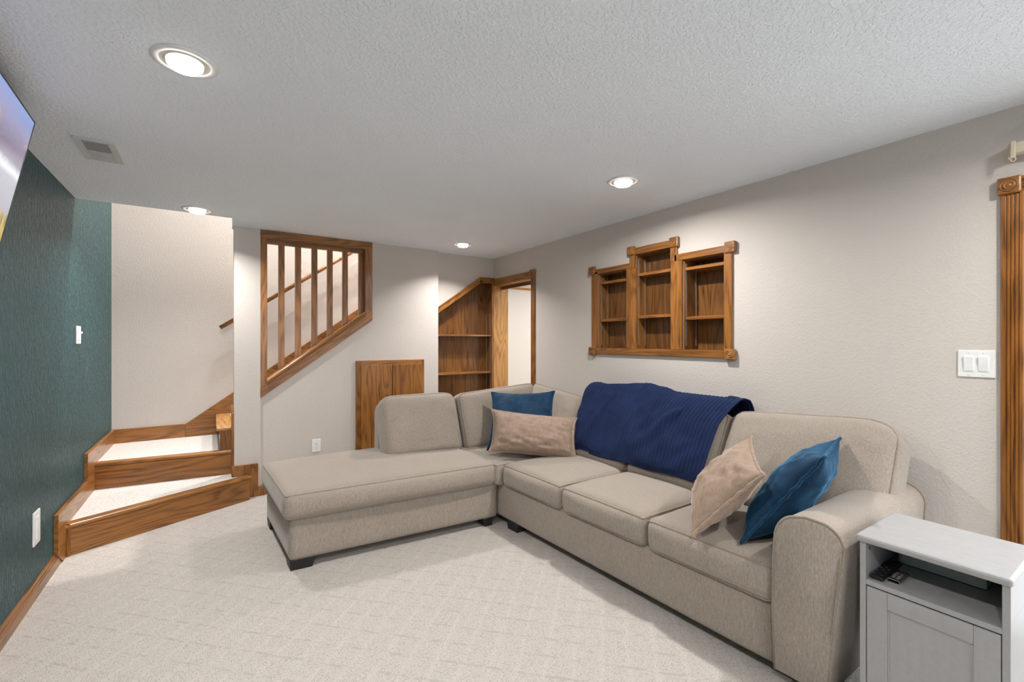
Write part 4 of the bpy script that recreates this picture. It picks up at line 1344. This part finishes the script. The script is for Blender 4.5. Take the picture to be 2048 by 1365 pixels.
def sq4(P1, P2, P3):
    P1, P2, P3 = Vector(P1), Vector(P2), Vector(P3)
    return [P1, P2, P3, P1 + P3 - P2]
pillow('throw_pillow', sq4((1.742, 1.205, 0.500), (1.89, 0.985, 0.785), (2.26, 1.235, 0.845)), 0.085, 'tan_velvet',
       'tan velvet pillow leaning on the blue one beside the sofa arm', 1.0)
pillow('throw_pillow', sq4((1.880, 1.055, 0.498), (1.985, 0.80, 0.880), (2.45, 0.925, 0.872)), 0.095, 'blue_velvet',
       'blue velvet pillow propped against the sofa arm', 2.0)
pillow('throw_pillow', sq4((1.795, 3.030, 0.505), (1.955, 3.235, 0.900), (2.375, 2.965, 0.908)), 0.085, 'blue_velvet',
       'blue velvet pillow in the sofa corner behind a tan one', 3.0)
pillow('throw_pillow', [(1.725, 2.885, 0.500), (1.795, 2.955, 0.835), (2.305, 2.62, 0.715), (2.240, 2.530, 0.495)], 0.115, 'tan_velvet',
       'tan velvet lumbar pillow lying in the sofa corner', 4.0, pinch=0.045)

# ================================================================== WHITE CABINET
def cabinet():
    x0, x1, y0, y1, zt = 1.838, 2.195, 0.276, 0.644, 0.680
    e = empty('white_cabinet', ((x0 + x1) / 2, (y0 + y1) / 2, 0), 'small white tilt-out cabinet with an open top shelf beside the sofa arm', 'cabinet')
    t = 0.017
    a, b = y0 + 0.006, y1 - 0.010           # body sides
    bx('top', (x0, y0, zt - 0.024), (x1, y1, zt), 'laminate', e, 0.008, seg=3)
    f = x0 + 0.012                            # face of the body
    bx('side_panel', (f, a, 0.0), (x1 - 0.012, a + t, zt - 0.024), 'laminate', e, 0.0015, axis=2)
    sp = bx('side_panel', (f, b - t, 0.0), (x1 - 0.012, b, zt - 0.024), 'laminate', e, 0.0015, axis=2)
    for z in (0.628, 0.46):
        lathe('peg_hole', [(0.0, 0), (0.004, 0), (0.004, 0.0006), (0.0, 0.0006)], 'slot', sp, Matrix.Translation((f + 0.035, b - t, z)) @ Matrix.Rotation(math.radians(90), 4, 'X'), seg=12)
    bx('back_panel', (x1 - 0.016, a + t, 0.05), (x1 - 0.012, b - t, zt - 0.024), 'laminate', e, 0, axis=2)
    bx('shelf', (f, a + t, 0.514), (x1 - 0.016, b - t, 0.531), 'laminate', e, 0.0015)
    bx('bottom_panel', (f + 0.02, a + t, 0.05), (x1 - 0.016, b - t, 0.066), 'laminate', e, 0.0015)
    bx('kick_board', (f + 0.01, a + t, 0.0), (f + 0.025, b - t, 0.05), 'laminate', e, 0.0015)
    # tilt-out door: frame and recessed panel
    d0, d1, c0, c1 = f + 0.001, f + 0.019, 0.056, 0.509
    yl, yr = b - t - 0.002, a + t + 0.002
    door = bx('door', (d0 + 0.006, yr + 0.05, c0 + 0.05), (d1, yl - 0.05, c1 - 0.05), 'laminate', e, 0.001, axis=2)
    w = 0.056
    bx('door_stile', (d0, yl - w, c0), (d1, yl, c1), 'laminate', door, 0.002)
    bx('door_stile', (d0, yr, c0), (d1, yr + w, c1), 'laminate', door, 0.002)
    bx('door_rail', (d0, yr + w, c1 - w), (d1, yl - w, c1), 'laminate', door, 0.002)
    bx('door_rail', (d0, yr + w, c0), (d1, yl - w, c0 + w), 'laminate', door, 0.002)
    for (p, q) in (((yr + w, c1 - w - 0.004), (yl - w, c1 - w)), ((yr + w, c0 + w), (yl - w, c0 + w + 0.004)), ((yr + w, c0 + w), (yr + w + 0.004, c1 - w)), ((yl - w - 0.004, c0 + w), (yl - w, c1 - w))):
        bx('bead', (d0 + 0.003, p[0], p[1]), (d1, q[0], q[1]), 'laminate', door, 0.001)
    return f
fcab = cabinet()
ZS = 0.531

def oriented(loc, ang):
    return Matrix.Translation(loc) @ Matrix.Rotation(ang, 4, 'Z')

def remote():
    p, ang = (1.968, 0.5955, ZS), math.radians(1.0)
    mw = oriented(p, ang)
    e = empty('remote_control', p, 'slim black remote control on the white cabinet shelf', 'remote')
    L, w, h = 0.198, 0.037, 0.014
    me = box_me((L, w, h), 0.006, 3)
    link('body', me, 'black_plastic', e, mw @ Matrix.Translation((0, 0, h / 2)))
    for i in range(9):
        for j in range(3):
            if i > 6 and j == 1: continue
            bw = 0.0055
            lb = link('button', box_me((0.007, 0.0085, 0.002), 0.0008, 1), 'black_plastic', e, mw @ Matrix.Translation((-L / 2 + 0.018 + i * 0.0165, (j - 1) * 0.0105, h + 0.0006)))
            if (i + j) % 2 == 0:
                link('button_mark', box_me((0.0012, 0.005, 0.0003)), 'print', lb, mw @ Matrix.Translation((-L / 2 + 0.018 + i * 0.0165, (j - 1) * 0.0105, h + 0.0018)))
remote()

def sleeve():
    p, ang = (1.945, 0.5565, ZS), math.radians(0.5)
    mw = oriented(p, ang)
    e = empty('plastic_sleeve', p, 'small charcoal plastic sleeve with pale lettering beside the black remote', 'sleeve')
    L, w, h = 0.098, 0.034, 0.011
    # open tube with a rounded rectangular section
    pts_o, pts_i = [], []
    def rr(wd, ht, r):
        out = []
        for cx, cy, a0 in ((wd / 2 - r, ht - r, 0), (-wd / 2 + r, ht - r, 90), (-wd / 2 + r, r, 180), (wd / 2 - r, r, 270)):
            for k in range(5):
                a = math.radians(a0 + 22.5 * k)
                out.append((cx + r * math.cos(a), cy + r * math.sin(a)))
        return out
    po = rr(w, h, 0.004); pi_ = [(y * 0.93, 0.0008 + z * 0.86) for y, z in po]
    vs = [(-L / 2, y, z) for y, z in po] + [(L / 2, y, z) for y, z in po] + [(-L / 2, y, z) for y, z in pi_] + [(L / 2, y, z) for y, z in pi_]
    n = len(po); fs = []
    for k in range(n):
        l = (k + 1) % n
        fs += [(k, l, n + l, n + k), (2 * n + k, 3 * n + k, 3 * n + l, 2 * n + l), (k, 2 * n + k, 2 * n + l, l), (n + k, n + l, 3 * n + l, 3 * n + k)]
    bm = bmesh.new(); bm.from_mesh(me_from(vs, fs))
    link('shell', from_bm(bm), 'sleeve', e, mw)
    # pale outline of the mouth and two rows of worn lettering
    tube('rim', [mw @ Vector((-L / 2, y, z)) for y, z in po], 0.0007, 'print', e, closed=True, seg=5)
    rnd = random.Random(3)
    for row, x0 in ((0.007, -0.028), (-0.006, -0.031)):
        for k in range(6):
            cx = x0 + k * 0.0088
            hgt = 0.0085
            g = link('letter', box_me((0.0014, hgt, 0.0003)), 'print', e, mw @ Matrix.Translation((cx, row, h + 0.0001)))
            link('letter', box_me((0.0045, 0.0013, 0.0003)), 'print', e, mw @ Matrix.Translation((cx + 0.0024, row + rnd.choice((-1, 0, 1)) * hgt * 0.42, h + 0.0001)))
            if rnd.random() < 0.6:
                link('letter', box_me((0.0014, hgt * 0.8, 0.0003)), 'print', e, mw @ Matrix.Translation((cx + 0.0048, row, h + 0.0001)))
sleeve()

def grey_box():
    x0, x1, y0, y1 = 2.088, 2.150, 0.371, 0.603
    e = empty('plastic_box', ((x0 + x1) / 2, (y0 + y1) / 2, ZS), 'pale grey plastic box with a rounded ribbed end at back of cabinet shelf', 'box')
    h = 0.075
    # plan outline: rounded far end
    poly = [(x1, y0), (x1, y1 - 0.022)]
    for k in range(1, 9):
        a = math.pi / 2 * k / 8
        poly.append((x1 - 0.022 + 0.022 * math.cos(a), y1 - 0.022 + 0.022 * math.sin(a)))
    for k in range(0, 9):
        a = math.pi / 2 * k / 8
        poly.append((x0 + 0.022 - 0.022 * math.sin(a), y1 - 0.022 + 0.022 * math.cos(a)))
    poly += [(x0, y0)]
    prism('shell', poly, 2, ZS + 0.002, ZS + h, 'grey_plastic', e, 0.002)
    prism('base', [(x * 0.99 + 0.01 * (x0 + x1) / 2, y * 0.99 + 0.01 * (y0 + y1) / 2) for x, y in poly], 2, ZS, ZS + 0.002, 'slot', e)
    for k in range(8):
        yy = y1 - 0.024 - k * 0.006
        bx('rib', (x0 - 0.0012, yy - 0.0015, ZS + 0.006), (x0 + 0.001, yy + 0.0015, ZS + h - 0.006), 'grey_plastic', e, 0.0005)
grey_box()
